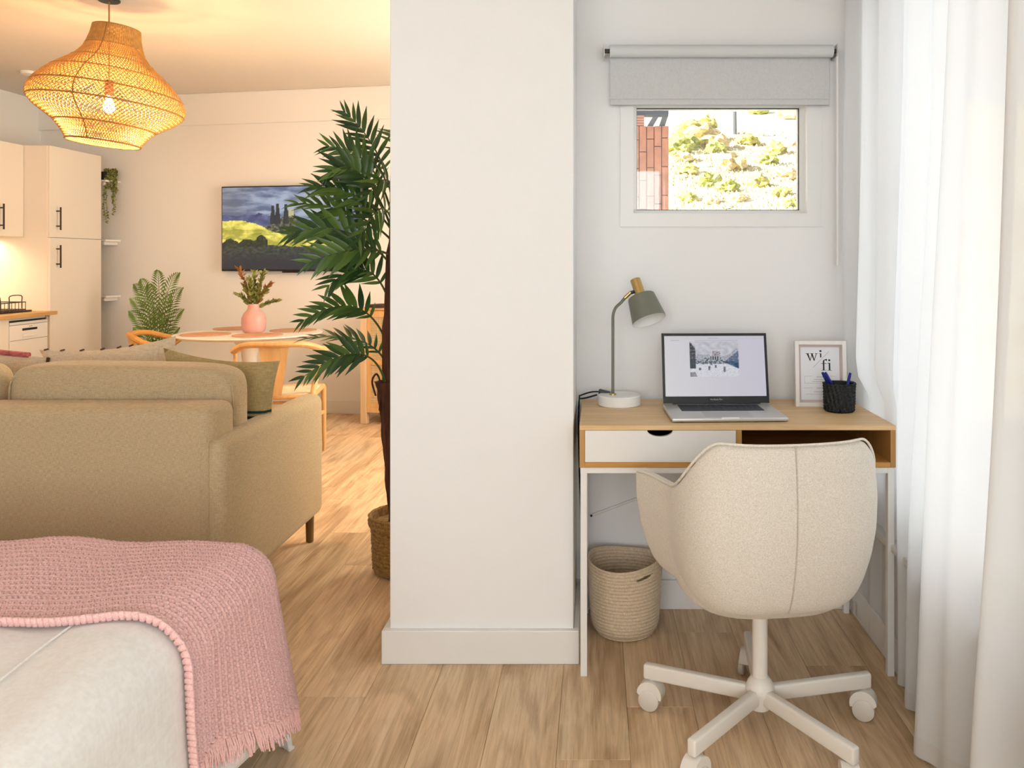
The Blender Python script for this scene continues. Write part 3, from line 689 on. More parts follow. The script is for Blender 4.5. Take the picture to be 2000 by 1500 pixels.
cb_(MB().lathe([(0, .067), (.026, .067), (.028, .07), (.029, .1), (.038, .112), (.039, .122), (.033, .138), (.024, .15), (.021, .152), (0, .152)], 32), 'hub', CREAM)
a0 = math.atan2(.314, .026) - CROT
for i in range(5):
    a = a0 + i * 2 * math.pi / 5; M = Matrix.Rotation(a, 4, 'Z')
    cb_(MB().box(.022, .330, -.0125, .0125, .083, .125, .006, 3).xf(M), 'base_leg', CREAM)
    sw = [R(60), R(-30), R(40), R(75), R(150)][i]
    Mc = M @ Matrix.Translation((.308, 0, 0)) @ Matrix.Rotation(sw - a, 4, 'Z')
    c = MB()
    prof = [(-.030, .040)] + [(.036 * math.cos(R(g)) - .002, .0455 + .036 * math.sin(R(g))) for g in range(178, -28, -13)] + [(.010, .036)]
    c.prism([(p[0], p[1]) for p in prof], -.021, .021)
    c.tube([Vector((0, 0, .06)), Vector((0, 0, .086))], .008, 10)
    cs_ = cb_(c.xf(Mc), 'castor', CREAM)
    for yy in (-.0255, .0115):
        cb_(MB().lathe([(0, 0), (.0270, 0), (.0295, .002), (.0295, .012), (.0270, .014), (0, .014)], 24, M=Mc @ Matrix.Translation((-.003, yy, .0298)) @ Matrix.Rotation(R(-90), 4, 'X')), 'castor_wheel', CREAMD, cs_)

# ================================================================== BLIND
RY = 2.945; bx0, bx1 = P(1191, 0, RY).x, P(1626, 0, RY).x; rz = P(0, 100, RY).z; rr = .0225
bl = thing('roller_blind', 'pale grey roller blind half lowered over the small window', 'blind', ((bx0 + bx1) / 2, 2.99, rz))
MB().lathe([(0, bx0), (rr, bx0), (rr, bx1), (0, bx1)], 32, M=Matrix.Translation((0, RY, rz)) @ Matrix.Rotation(R(90), 4, 'Y')).build('roll', ROLL, bl)
fz = P(0, 205, RY + .015).z
MB().box(bx0 + .001, bx1 - .006, RY + .0205, RY + .0225, fz, rz, 0).build('fabric', BLIND, bl, smooth=0)
MB().box(bx0 + .001, bx1 - .006, RY + .0155, RY + .0265, fz, fz + .022, .004, 2).build('bottom_bar', BLIND, bl)
for x in (bx0 - .022, bx1 + .010):
    MB().box(x, x + .004, RY - .018, 2.999, rz - .022, rz + .022, .001, 1).box(x, x + .012, 2.993, 2.999, rz - .022, rz + .022).build('bracket', CHROME, bl, smooth=0)
    MB().lathe([(0, 0), (.008, 0), (.008, .024), (0, .024)], 12, M=Matrix.Translation((x if x < bx0 else bx1 - .008, RY, rz)) @ Matrix.Rotation(R(90), 4, 'Y')).build('spindle', DKGREY, bl)
wx = P(1633.5, 0, RY).x
MB().tube([Vector((wx, RY - .012, rz - .01)), Vector((wx + .001, RY - .012, P(0, 519, RY).z))], .0045, 8).build('wand', PVC, bl)

# ================================================================== CURTAINS (sheer, along the right wall)
def curtain(name, label, y_top0, y_top1, y_bot0, y_bot1, folds, phase, xc, amp, hem_edge0=True, n=150, tuck=False):
    o = thing(name, label, 'curtain', (xc, (y_bot0 + y_bot1) / 2, .01), group='sheer curtains on the right wall')
    nz = 40; rows = []
    for j in range(nz + 1):
        z = .012 + (2.5 - .012) * j / nz; f = j / nz; row = []
        for i in range(n + 1):
            u = i / n; y = lerp(lerp(y_bot0, y_bot1, u), lerp(y_top0, y_top1, u), sst(0, 1, f ** .75))
            wv = math.sin(u * folds * 2 * math.pi + phase + .5 * math.sin(u * 9 + phase)) + .3 * math.sin(u * folds * 4.6 * math.pi + 1.3)
            am = amp * (1.15 - .45 * f); x = xc + am * wv * .5 + .008 * math.sin(z * 3 + u * 20) * (1 - f)
            if tuck:
                k = sst(2.40, 2.49, y) * (1 - sst(.78, .92, z)); x = lerp(x, .9275 + .004 * wv, k)
                x = min(x, .934); 
            row.append(Vector((min(x, .962 if y < 2.66 else .934), y, z)))
        rows.append(row)
    cl = MB().grid(rows).build('cloth', SHEER, o, smooth=180)
    hem = [[p + Vector((-.0012, 0, 0)) for p in r_] for r_ in rows[:2]]
    hm = []
    for t in (0, .5, 1): hm.append([hem[0][i].lerp(hem[1][i], t * .8) for i in range(n + 1)])
    MB().grid(hm).build('hem', SHEERH, o, smooth=180)
    e = [[r_[0] + Vector((-.0015, 0, 0)), r_[1] * .4 + r_[2] * .6 + Vector((-.0015, 0, 0))] for r_ in rows]
    MB().grid([list(x) for x in zip(*e)]).build('side_hem', SHEERH, o, smooth=180)
    return rows
curtain('curtain', 'sheer white curtain hanging behind the desk end into the corner', 1.99, 2.965, 2.21, 2.965, 5, .4, .902, .05, tuck=True)
rB = curtain('curtain', 'sheer white curtain whose stitched side hem flares out across the floor', 1.955, .55, 2.165, .55, 6, 2.4, .862, .085, n=170)
rod = thing('curtain_rod', 'white curtain rod above the window wall', 'curtain rod', (.89, 1.2, 2.5))
MB().tube([(.89, -2.4, 2.515), (.89, 2.99, 2.515)], .012, 12).build('pole', WMETAL, rod)
for y in (-2.2, .1, 2.4): MB().box(.885, .94, y - .01, y + .01, 2.505, 2.525, .002).build('bracket', WMETAL, rod)

# ================================================================== SOFA
SX1, SX0, SY0, SY1 = -1.25, -3.35, 2.75, 3.76
so = thing('sofa', 'beige linen sofa seen from behind, with low arm and loose back cushions', 'sofa', ((SX0 + SX1) / 2, SY0, 0))
MB().box(SX0 + .1, SX1 - .05, SY0, SY0 + .21, .12, .775, .04, 4).build('back_frame', SOFA, so)
arm = MB().box(-.055, .055, 0, SY1 - SY0, .12, .665, .04, 5)
for lab, x in (('arm', SX1 - .055), ('arm', SX0 + .055)):
    t = MB(); t.add([p + Vector((x, SY0, 0)) for p in arm.v], arm.f); t.build('arm', SOFA, so)
MB().box(SX0 + .1, SX1 - .1, SY0 + .2, SY1 - .03, .12, .30, .02, 3).build('seat_base', SOFA, so)
for a, b in ((SX0 + .112, -2.302), (-2.298, SX1 - .112)): MB().box(a, b, SY0 + .215, SY1 - .01, .30, .46, .04, 4).build('seat_cushion', SOFA, so)
MB().tube([(SX1 - .052, SY0 - .001, .68), (SX1 - .052, SY0 - .001, .125)], .0022, 6).build('seam', SOFA, so)
for x, y in ((SX1 - .045, 3.70), (SX0 + .06, 3.70), (SX1 - .14, SY0 + .12), (SX0 + .14, SY0 + .12)):
    MB().lathe([(0, 0), (.013, 0), (.0165, .004), (.019, .13), (0, .13)], 20, (x, y, 0)).build('leg', LEGW, so)
def rounded_cushion(w, t, h, crown=.02, sag=.0, n=40, pr=8):
    rows = []                                        # superellipsoid block: w (x) * t (y) * h (z), base at z=0
    for i in range(n + 1):
        v = -math.pi / 2 + math.pi * i / n; row = []
        cv, sv = math.cos(v), math.sin(v); e = 2 / pr
        cz = math.copysign(abs(sv) ** e, sv); cr = abs(cv) ** e
        for k in range(64):
            a = 2 * math.pi * k / 64; ca, sa = math.cos(a), math.sin(a)
            x = math.copysign(abs(ca) ** e, ca) * cr; y = math.copysign(abs(sa) ** (2 / 3), sa) * cr
            zz = cz * (1 + crown * (1 - x * x))
            row.append(Vector((x * w / 2, y * t / 2 * (1 + .25 * (1 - x * x) * (1 - min(1, abs(zz)) ** 2)), h / 2 + zz * h / 2)))
        rows.append(row)
    return MB().grid(rows, True)
def cushion_part(w, t, h, M, name):
    c = rounded_cushion(w, t, h).xf(M).build(name, SOFA, so, smooth=60)
    pts = []
    n = 44
    for k in range(n):                                # piping loop along the camera-side edge
        a = 2 * math.pi * k / n; e = 2 / 7
        x = math.copysign(abs(math.cos(a)) ** e, math.cos(a)) * w * .485; z = h / 2 + math.copysign(abs(math.sin(a)) ** e, math.sin(a)) * h * .475 * (1 + .015 * (1 - (2 * x / w) ** 2))
        pts.append(M @ Vector((x, -t * .36, z)))
    MB().tube(pts, .0035, 6, closed=True).build('piping', SOFA, c)
Mc = Matrix.Translation((-1.748, SY0 + .325, .44)) @ Matrix.Rotation(R(1.5), 4, 'X') @ Matrix.Rotation(R(.8), 4, 'Y'); cushion_part(.85, .17, .445, Mc, 'back_cushion')
Mc = Matrix.Translation((-2.655, SY0 + .33, .44)) @ Matrix.Rotation(R(1.5), 4, 'X') @ Matrix.Rotation(R(-2), 4, 'Y'); cushion_part(.93, .17, .44, Mc, 'back_cushion')

def throw_pillow(name, label, mat, w, h, t, M, ear=.05, trim=None):
    o = thing(name, label, 'cushion', M.translation)
    n = 22; front, back_ = [], []
    def pt(u, v, s):
        e = 1 - ear * (1 - u * u) * (abs(v) ** 3) ; g = 1 - ear * (1 - v * v) * (abs(u) ** 3)
        th = t / 2 * ((1 - abs(u) ** 2.6) * (1 - abs(v) ** 2.6)) ** .55
        wr = .006 * noise.noise(Vector((u * 3, v * 3, s * 5))) * (1 - max(abs(u), abs(v)) ** 4)
        return M @ Vector((u * w / 2 * g, s * (th + wr), v * h / 2 * e))
    m = MB()
    for s in (-1, 1): m.grid([[pt(-1 + 2 * i / n, -1 + 2 * j / n, s) for i in range(n + 1)] for j in range(n + 1)])
    bm_o = m.build('cover', mat, o, smooth=70)
    if trim: trim(o, pt, bm_o)
    return o
def stripes(o, pt, bm_o):
    for v0, v1 in ((.0, .05), (-.10, -.05)):
        MB().grid([[pt(-1 + 2 * i / 22, lerp(v0, v1, j / 2), -1) + Vector((0, -.0015, 0)) for i in range(23)] for j in range(3)]).build('stripe', TEAL, bm_o, smooth=70)
def seam_band(o, pt, bm_o):
    for u in (.70, .78): MB().tube([pt(u, -.95 + 1.9 * i / 20, -1) for i in range(21)], .0018, 5).build('seam', SAND, bm_o)
    for u in (-.93, -.70, -.42, -.12, .12, .3): MB().tube([pt(u, 1, -1) + Vector((0, 0, .001)), pt(u + .06, 1, -1) + Vector((0, 0, .006))], .0035, 6).build('tassel', BROWN, bm_o)
def pink_edge(o, pt, bm_o):
    MB().tube([pt(-1 + 1.75 * i / 20, 1, -1) + Vector((0, 0, .004)) for i in range(21)], .012, 8).build('pink_trim', PINKD, bm_o)
    MB().tube([pt(1, 1 - 1.6 * i / 12, -1) for i in range(13)], .006, 8).build('edge_trim', BROWN, bm_o)
def pillow_M(px, py, Y, rot, lean, yaw=0): return Matrix.Translation(P(px, py, Y)) @ Matrix.Rotation(R(yaw), 4, 'Z') @ Matrix.Rotation(R(lean), 4, 'X') @ Matrix.Rotation(R(rot), 4, 'Y')
throw_pillow('cushion', 'khaki cushion with dark green stripes leaning in the sofa corner', KHAKI, .50, .42, .13, pillow_M(430, 792, 3.28, 5, 6, -8), .12, stripes)
throw_pillow('cushion', 'pale sand cushion with brown tassel edge behind the khaki one', SAND, .58, .46, .13, pillow_M(232, 772, 3.46, -6.0, 10, 0), .12, seam_band)
throw_pillow('cushion', 'sand cushion edged with a pink trim on the sofa', SAND, .60, .46, .14, pillow_M(-54, 783, 3.42, 8, 10, 2), .04, pink_edge)

# ================================================================== BED, DUVET, THROW
BEDX, BEDY, BEDZ = -.80, 2.065, .568
bd = thing('bed', 'bed under a white duvet and pink throw', 'bed', (-1.7, 1.0, 0))
MB().box(-2.5, -.90, .08, 1.96, .16, .30, .02).build('bed_base', plain('bed_base_fabric', (.5, .47, .42), .9), bd)
MB().box(-2.5, -.875, .06, 1.985, .30, .535, .06, 4).build('mattress', DUVET, bd)
for x in (-2.4, -.99):
    for y in (.2, 1.85): MB().lathe([(0, 0), (.02, 0), (.026, .16), (0, .16)], 16, (x, y, 0)).build('leg', LEGW, bd)
def drape(a, b, lift, rA=.095, rB=.08):
    ap, bp = max(a, 0), max(b, 0); d = (ap ** 3 + bp ** 3) ** (1 / 3)
    r = lerp(rA, rB, bp / (ap + bp + 1e-9)); fl_ = .0
    X = BEDX - rA + min(a, 0); Y = BEDY - rB + min(b, 0); z = BEDZ
    if d > 1e-9:
        l_ = math.hypot(ap, bp); dx, dy = ap / l_, bp / l_; q_ = r * math.pi / 2
        near = sst(-.62, -.05, b); flare = .03 + .16 * near
        if d < q_: out, drop = r * math.sin(d / r), r * (1 - math.cos(d / r))
        else: out, drop = r + flare * (d - q_), r + (d - q_) * math.sqrt(max(.2, 1 - flare * flare))
        X += dx * out; Y += dy * out * (1 if b > 0 else 0); z -= drop
        nrm_ang = min(1, d / q_); nx, ny, nz_ = dx * nrm_ang, dy * nrm_ang, 1 - .9 * nrm_ang
    else: nx, ny, nz_ = 0, 0, 1
    n_ = Vector((nx, ny, nz_)).normalized()
    und = .006 * math.sin(X * 9 + 1) * math.cos(Y * 6) * (1 if z > BEDZ - .05 else .4) + .004 * math.sin(X * 21 + Y * 5)
    hang = max(0, BEDZ - z - .08); und2 = hang * .10 * math.sin(Y * 17 + 1.2) * .35
    p = Vector((X + und2 * nx, Y, z + und)) + n_ * lift
    p.z = max(p.z, .006 + lift); return p
A1, B1 = .43, .60                                     # how far the duvet hangs down at the side and the foot
m = MB(); na, nb = 110, 110
def duvet_pt(i, j):
    a = lerp(-1.75, A1, (i / na) ** .8); b = lerp(-2.0, B1, (j / nb) ** .8)
    p = drape(a, b, 0)
    if a < .1 and b < 0: p.z += .0035 * math.sin((a * .8 + b * .55) * 34 + 2 * math.sin(b * 5)) * sst(-.1, -.35, b) * sst(-.9, -.2, a)
    return p
dv = MB().grid([[duvet_pt(i, j) for i in range(na + 1)] for j in range(nb + 1)]).build('duvet', DUVET, smooth=180)
solidify(dv, .012, -1); tag(dv, 'white duvet draped over the side and foot of the bed', 'duvet')
ORG[dv] = Vector()
sp = [drape(-.105 + .004 * math.sin(i * .3), lerp(-1.9, -.41, i / 60), .003) for i in range(61)]
MB().tube(sp, .0022, 6).build('seam', DUVET, dv)
# knitted throw: cloth coordinates a (across, hangs off the right side) and b (towards the foot)
pitch = .0125; sub = 5
def hem_a(b): return interp([-.50, -.33, -.30, -.1, .06, .45], [.335, .31, .33, .41, .455, .45], b)
a_lo, b_lo, b_hi = -1.5, -.425, .34
nb_ = int((b_hi - b_lo) / pitch * sub); na_ = int((.5 - a_lo) / pitch * sub)
vsl = []
for j in range(nb_ + 1):
    b = b_lo + (b_hi - b_lo) * j / nb_; ha = hem_a(b)
    near_wob = .008 * math.sin(j * .02)
    for i in range(na_ + 1):
        a = a_lo + (ha - a_lo) * i / na_
        bb = b + (1 - j / nb_) * (.012 * math.sin(a * 7 + .6) + .004 * math.sin(a * 19))
        ca, cb2 = i / sub, j / sub; row_ = int(cb2); off_ = .5 if row_ % 2 else 0
        hx = abs(((ca + off_) % 1) - .5) * 2; hy = abs((cb2 % 1) - .5) * 2
        hgt = .019 * (1 - ((1 - hx * hx) * (1 - hy * hy)) ** 1.4) - .002 * hy * hy
        jit = .0012 * noise.noise(Vector((ca * .7, cb2 * .7, 3)))
        edge = .006 if (j < sub * 2) else 0
        vsl.append(drape(a, bb, .0035 + hgt + jit + edge * (1 - j / (sub * 2))))
fcs = [(j * (na_ + 1) + i, j * (na_ + 1) + i + 1, (j + 1) * (na_ + 1) + i + 1, (j + 1) * (na_ + 1) + i) for j in range(nb_) for i in range(na_)]
me = bpy.data.meshes.new('throw_blanket'); me.from_pydata([tuple(p) for p in vsl], [], fcs); me.materials.append(PINK); me.shade_smooth(); me.update()
tb = bpy.data.objects.new('throw_blanket', me); COL.objects.link(tb); solidify(tb, .005, -1); ORG[tb] = Vector()
tag(tb, 'chunky pink knitted throw with fringe across the foot of the bed', 'blanket')
fr = MB()
for k in range(230):
    b = lerp(b_lo + .01, b_hi, k / 229) + rnd.uniform(-.002, .002); ha = hem_a(b); l = rnd.uniform(.040, .062)
    p0 = drape(ha - .004, b, .010); p1 = drape(ha + l * .5, b + rnd.uniform(-.004, .004), .012 + rnd.uniform(0, .004)); p2 = drape(ha + l, b + rnd.uniform(-.008, .008), .011 + rnd.uniform(0, .006))
    fr.tube([p0, p1, p2], [.0026, .0028, .0014], 5)
fo = fr.build('fringe', PINK, tb); fo['kind'] = 'stuff'

# ================================================================== PENDANT LAMP
PY = 4.49; PX = (213 - CX) * PY / F; U = PY / F
pd = thing('pendant_lamp', 'large woven rattan pendant lamp glowing over the sofa', 'pendant lamp', (PX, PY, ZC))
MB().lathe([(0, ZC - .012), (.05, ZC - .012), (.055, ZC - .008), (.055, ZC), (0, ZC)], 32, (PX, PY, 0)).build('ceiling_canopy', DKGREY, pd)
zt = P(0, 54, PY).z
MB().tube([(PX, PY, ZC - .012), (PX, PY, P(0, 150, PY).z)], .004, 8).build('cord', RATTAND, pd)
prof_px = [(54, 41), (72, 43.5), (90, 48.5), (104, 55), (118, 66), (130, 80), (142, 95), (158, 112), (175, 126), (190, 134), (202, 136), (212, 133), (224, 122), (236, 104), (247, 88), (258, 78), (270, 69), (280, 64)]
prof_ = [((190 - y) * U, r_ * U) for y, r_ in prof_px]         # height above the belly centre, radius
Mt = Matrix.Translation((PX - .002, PY, P(0, 190, PY).z)) @ Matrix.Rotation(R(5.5), 4, 'Y') @ Matrix.Rotation(R(-2), 4, 'X')
MB().lathe([(0, .37), (.108, .37), (.108, .374), (0, .374)], 40, M=Mt).build('light_baffle', RATTAN, pd)  # disc added in the neck to block the bulb's direct upward light
def shade_pt(a, t):
    h = lerp(prof_[0][0], prof_[-1][0], t); r_ = interp([-p[0] for p in prof_], [p[1] for p in prof_], -h); return Mt @ Vector((r_ * math.cos(a), r_ * math.sin(a), h))
NS, NT = 98, 46; wv_ = MB()
for s in (1, -1):
    for k in range(NS):
        a0_ = 2 * math.pi * k / NS
        pts = [shade_pt(a0_ + s * (t / NT) * 1.75, t / NT) for t in range(NT + 1)]
        wv_.tube(pts, .0023, 3)
wv_ = wv_.build('weave', RATTAN, pd); wv_['kind'] = 'stuff'
neck = MB()
for k in range(72):
    a = 2 * math.pi * k / 72; neck.tube([shade_pt(a, i / 40) for i in range(8)], .0042, 4)
neck = neck.build('neck_strips', RATTAN, pd); neck['kind'] = 'stuff'
for t in (0, .17, .30, .415, .565, .69, .86, 1.0): MB().tube([shade_pt(2 * math.pi * k / 56, t) for k in range(56)], .0042 if t < 1 else .006, 6, closed=True).build('hoop', RATTAND, pd)
for k in range(3): MB().tube([shade_pt(-1.45 + k * 2.094, i / 30) for i in range(31)], .0035, 5).build('rib', RATTAND, pd)
bz = P(0, 205, PY).z
MB().lathe([(0, bz + .14), (.02, bz + .135), (.024, bz + .06), (.018, bz + .05), (0, bz + .05)], 20, (PX, PY, 0)).build('socket', plain('brown_socket', (.12, .05, .03), .5), pd)
MB().lathe([(0, bz + .05), (.014, bz + .045), (.02, bz + .02), (.030, bz - .01), (.026, bz - .032), (.012, bz - .043), (0, bz - .045)], 24, (PX, PY, 0)).build('bulb', plain('glowing_bulb', (1, .9, .6), .3, emit=(1, .72, .33), emit_s=18), pd)
light('pendant_bulb', 'POINT', (PX, PY, bz - .075), (0, 0, 0), 50, (1, .58, .25), shadow_soft_size=.05)

# ================================================================== KITCHEN
KX, TKX, UKX, KY0, KY1 = -4.20, -4.20, -4.40, 6.295, 6.95       # door planes and the tall cabinet's depth range
def handle(parent, x, y, z0, z1):
    m = MB().tube([(x + .034, y, z0), (x + .034, y, z1)], .0062, 10)
    for z in (z0 + .03, z1 - .03): m.tube([(x, y, z), (x + .034, y, z)], .005, 8)
    m.build('handle', HANDLE, parent)
TZ = 2.155
tc = thing('tall_cabinet', 'tall cream kitchen cabinet with two doors and dark bar handles', 'cabinet', (-4.5, KY0, 0))
MB().box(XL + .025, TKX - .02, KY0, KY1, .08, TZ, .002, 1).build('body', KITW, tc, smooth=0)
MB().box(XL + .025, TKX - .06, KY0 + .01, KY1 - .01, 0, .08).build('plinth', KITW, tc, smooth=0)
zsplit = P(0, 464.5, 6.4).z
for z0, z1, hz in ((.085, zsplit - .002, (P(0, 523, 6.45).z, P(0, 479, 6.45).z)), (zsplit + .002, TZ, (P(0, 450, 6.45).z, P(0, 406, 6.45).z))):
    d = MB().box(TKX - .02, TKX, KY0 + .002, KY1 - .002, z0, z1, .002, 1).build('door', KITW, tc, smooth=0); handle(d, TKX, KY0 + .075, *hz)
ub = 1.452
for i, (y0, y1) in enumerate(((5.70, 6.292), (5.10, 5.698))):
    uc = thing('wall_cabinet', ['cream kitchen wall cabinet with dark handle hung beside the tall cabinet', 'cream kitchen wall cabinet second from the tall cabinet'][i], 'cabinet', (-4.7, y0, ub))
    MB().box(XL + .025, UKX - .02, y0, y1, ub, TZ, .002, 1).build('body', KITW, uc, smooth=0)
    d = MB().box(UKX - .02, UKX, y0 + .001, y1 - .001, ub, TZ, .002, 1).build('door', KITW, uc, smooth=0)
    handle(d, UKX, P(4, 0, 6.04).y - .005 + 0 if i == 0 else y0 + .07, P(0, 448, 6.05).z, P(0, 398, 6.05).z)
led = thing('under_cabinet_light', 'slim warm light strip under the wall cabinet', 'light', (-4.62, 5.7, ub))
MB().box(-4.64, -4.60, 5.15, 6.25, ub - .012, ub - .0005).build('housing', KITW, led, smooth=0)
MB().box(-4.635, -4.605, 5.17, 6.23, ub - .0135, ub - .012).build('diffuser', plain('warm_diffuser', (1, .9, .75), .5, emit=(1, .76, .46), emit_s=8), led, smooth=0)
light('under_cabinet_glow', 'AREA', (-4.62, 5.75, ub - .016), (0, R(14), 0), 6, (1, .74, .44), shape='RECTANGLE', size=.05, size_y=1.0)
CTZ, CTX = .883, -4.14
ct = MB().box(XL + .005, CTX, 4.3, KY0 - .001, CTZ - .027, CTZ, .002, 1).build('countertop', WORK, smooth=0); tag(ct, 'oak kitchen worktop ending at the tall cabinet', 'worktop')
dwv = thing('dishwasher', 'slim white dishwasher under the worktop beside the tall cabinet', 'dishwasher', (-4.5, 5.87, 0))
dy0, dy1 = 5.862, 6.272; dzt = CTZ - .027
MB().box(XL + .05, KX - .022, dy0, dy1, .02, dzt - .004).build('body', plain('dishwasher_white', (.78, .74, .68), .4), dwv, smooth=0)
MB().box(KX - .05, KX - .015, dy0 + .002, dy1 - .002, dzt - .042, dzt - .022).build('gap', DARK, dwv, smooth=0)
MB().box(KX - .02, KX, dy0 + .002, dy1 - .002, dzt - .052, dzt - .020 - .014, .001, 1).build('top_strip', WHITE, dwv, smooth=0)
dd = MB().box(KX - .02, KX, dy0 + .002, dy1 - .002, .10, dzt - .056, .002, 1).build('door', WHITE, dwv, smooth=0)
MB().box(KX, KX + .001, dy0 + .13, dy0 + .29, dzt - .10, dzt - .083).build('display', DARK, dd, smooth=0)
MB().box(KX, KX + .012, dy0 + .13, dy0 + .28, dzt - .145, dzt - .125, .003).build('grip', WHITE, dd, smooth=0)
MB().box(KX, KX + .0006, dy0 + .004, dy1 - .004, dzt - .1675, dzt - .165).build('panel_line', DKGREY, dd, smooth=0)
for y in (.205, .225): MB().box(KX, KX + .001, dy0 + y, dy0 + y + .008, dzt - .074, dzt - .068).build('button', DKGREY, dd, smooth=0)
MB().box(XL + .05, KX - .05, dy0 + .01, dy1 - .01, 0, .02).build('foot', DARK, dwv, smooth=0)
for i, (y0, y1) in enumerate(((5.26, 5.858), (4.66, 5.258))):
    bc = thing('base_cabinet', ['cream base cabinet next to the dishwasher', 'cream base cabinet at the worktop end'][i], 'cabinet', (-4.5, y0, 0))
    MB().box(XL + .025, KX - .02, y0, y1, .1, dzt, .002, 1).build('body', KITW, bc, smooth=0)
    MB().box(XL + .025, KX - .07, y0, y1, 0, .1).build('plinth', KITW, bc, smooth=0)
    d = MB().box(KX - .02, KX, y0 + .001, y1 - .001, .105, dzt - .003, .002, 1).build('door', KITW, bc, smooth=0); handle(d, KX, y0 + .06, .62, .76)
# dish rack
drk = thing('dish_rack', 'black wire dish rack standing on the oak worktop', 'dish rack', (-4.42, 5.75, CTZ))
ry0, ry1, rx0, rx1 = 5.66, 6.17, -4.60, -4.30
MB().box(rx0 - .01, rx1 + .015, ry0, ry1 + .05, CTZ, CTZ + .014, .004).build('tray', plain('black_enamel', (.03, .012, .012), .4), drk)
rk = MB()
for z in (CTZ + .02, CTZ + .075): rk.tube([(rx0, ry0, z), (rx1, ry0, z), (rx1, ry1, z), (rx0, ry1, z)], .0036, 6, closed=True)
for i in range(15):
    y = lerp(ry0, ry1, i / 14); rk.tube([(rx1, y, CTZ + .014), (rx1, y, CTZ + .075)], .0025, 5); rk.tube([(rx0, y, CTZ + .014), (rx0, y, CTZ + .075)], .0025, 5); rk.tube([(rx0, y, CTZ + .02), (rx1, y, CTZ + .02)], .0025, 5)
rk.build('wire_basket', HANDLE, drk)
for y0, y1, z in ((6.0, 6.13, .125), (5.885, 5.91, .12), (5.845, 5.87, .12)):
    MB().tube([(rx1, y0, CTZ + .03)] + smooth_path([(rx1, y0, CTZ + .09), (rx1, y0 + .008, CTZ + z), (rx1, y1 - .008, CTZ + z), (rx1, y1, CTZ + .09)], 4) + [(rx1, y1, CTZ + .03)], .0038, 6).build('wire_handle', HANDLE, drk)

# ---- corner shelves and trailing plant behind the tall cabinet
s_end = (P(224, 0, 7.12) - W0).dot(wd)
for i, py in enumerate((472, 581, 357)):
    z = P(0, py, 7.12).z
    sh_ = thing('wall_shelf', ['small white wall shelf below the trailing plant', 'lowest small white wall shelf beside the tall cabinet', 'small white wall shelf carrying the trailing plant'][i], 'shelf', wallpt(s_end - .2, 0, z))
    MB().box(s_end - .42, s_end, -.17, -.001, 0, .018, .003, 1).xf(Matrix.Translation((0, 0, z)) @ Mw).build('board', WHITE, sh_, smooth=0)
    MB().box(s_end - .06, s_end - .03, -.15, -.001, -.03, 0, .004, 1).xf(Matrix.Translation((0, 0, z)) @ Mw).build('bracket', WHITE, sh_, smooth=0)
zsh = P(0, 357, 7.12).z + .018
pp = wallpt(s_end - .085, .085, zsh)
tp = thing('trailing_plant', 'trailing green plant spilling from a dark pot on the wall shelf', 'plant', pp)
MB().lathe([(0, 0), (.04, 0), (.052, .075), (.046, .075), (.04, .06), (0, .06)], 20, pp).build('pot', DARK, tp)
leafm = MB().add([(0, 0, 0), (.35, .5, .05), (0, 1, 0), (-.35, .5, .05)], [(0, 1, 2), (0, 2, 3)])
def leafcloud(m, p, d, l, wfac=1.0):
    d = d.normalized(); up = Vector((rnd.uniform(-1, 1), rnd.uniform(-1, 1), rnd.uniform(-.2, 1))); sd = d.cross(up)
    sd = sd.normalized() if sd.length > 1e-6 else Vector((1, 0, 0)); n_ = sd.cross(d)
    m.add([p + (sd * v.x * wfac + d * v.y + n_ * v.z) * l for v in leafm.v], leafm.f)
for k in range(9):
    ang = rnd.uniform(-2.6, .6); l = [.12, .16, .24, .30, .38, .45, .42, .2, .14][k]
    st = pp + Vector((0, 0, .07)); o1 = st + Vector((.055 * math.cos(ang) + .01, .05 * math.sin(ang), .02))
    tgt = P([222, 214, 219, 224, 221, 220, 216, 226, 210][k], 352, pp.y - .05); o1.x = (o1.x + tgt.x) / 2 + .004
    path = smooth_path([st, o1, o1 + Vector((.012 * math.sin(k), -.01, -l * .35)), o1 + Vector((.022 * math.sin(k * 2.1), -.012, -l * .7)), o1 + Vector((.012 * math.cos(k), -.01, -l))], 8)
    v = MB().tube(path, .0016, 4)
    for i, p in enumerate(path[2:]):
        for _ in range(4 if i < 14 else 2): leafcloud(v, p, Vector((rnd.uniform(-1, 1), rnd.uniform(-1, .3), rnd.uniform(-.9, .4))), rnd.uniform(.014, .026), 1.2)
    v.build('vine', LEAFO, tp, smooth=0)

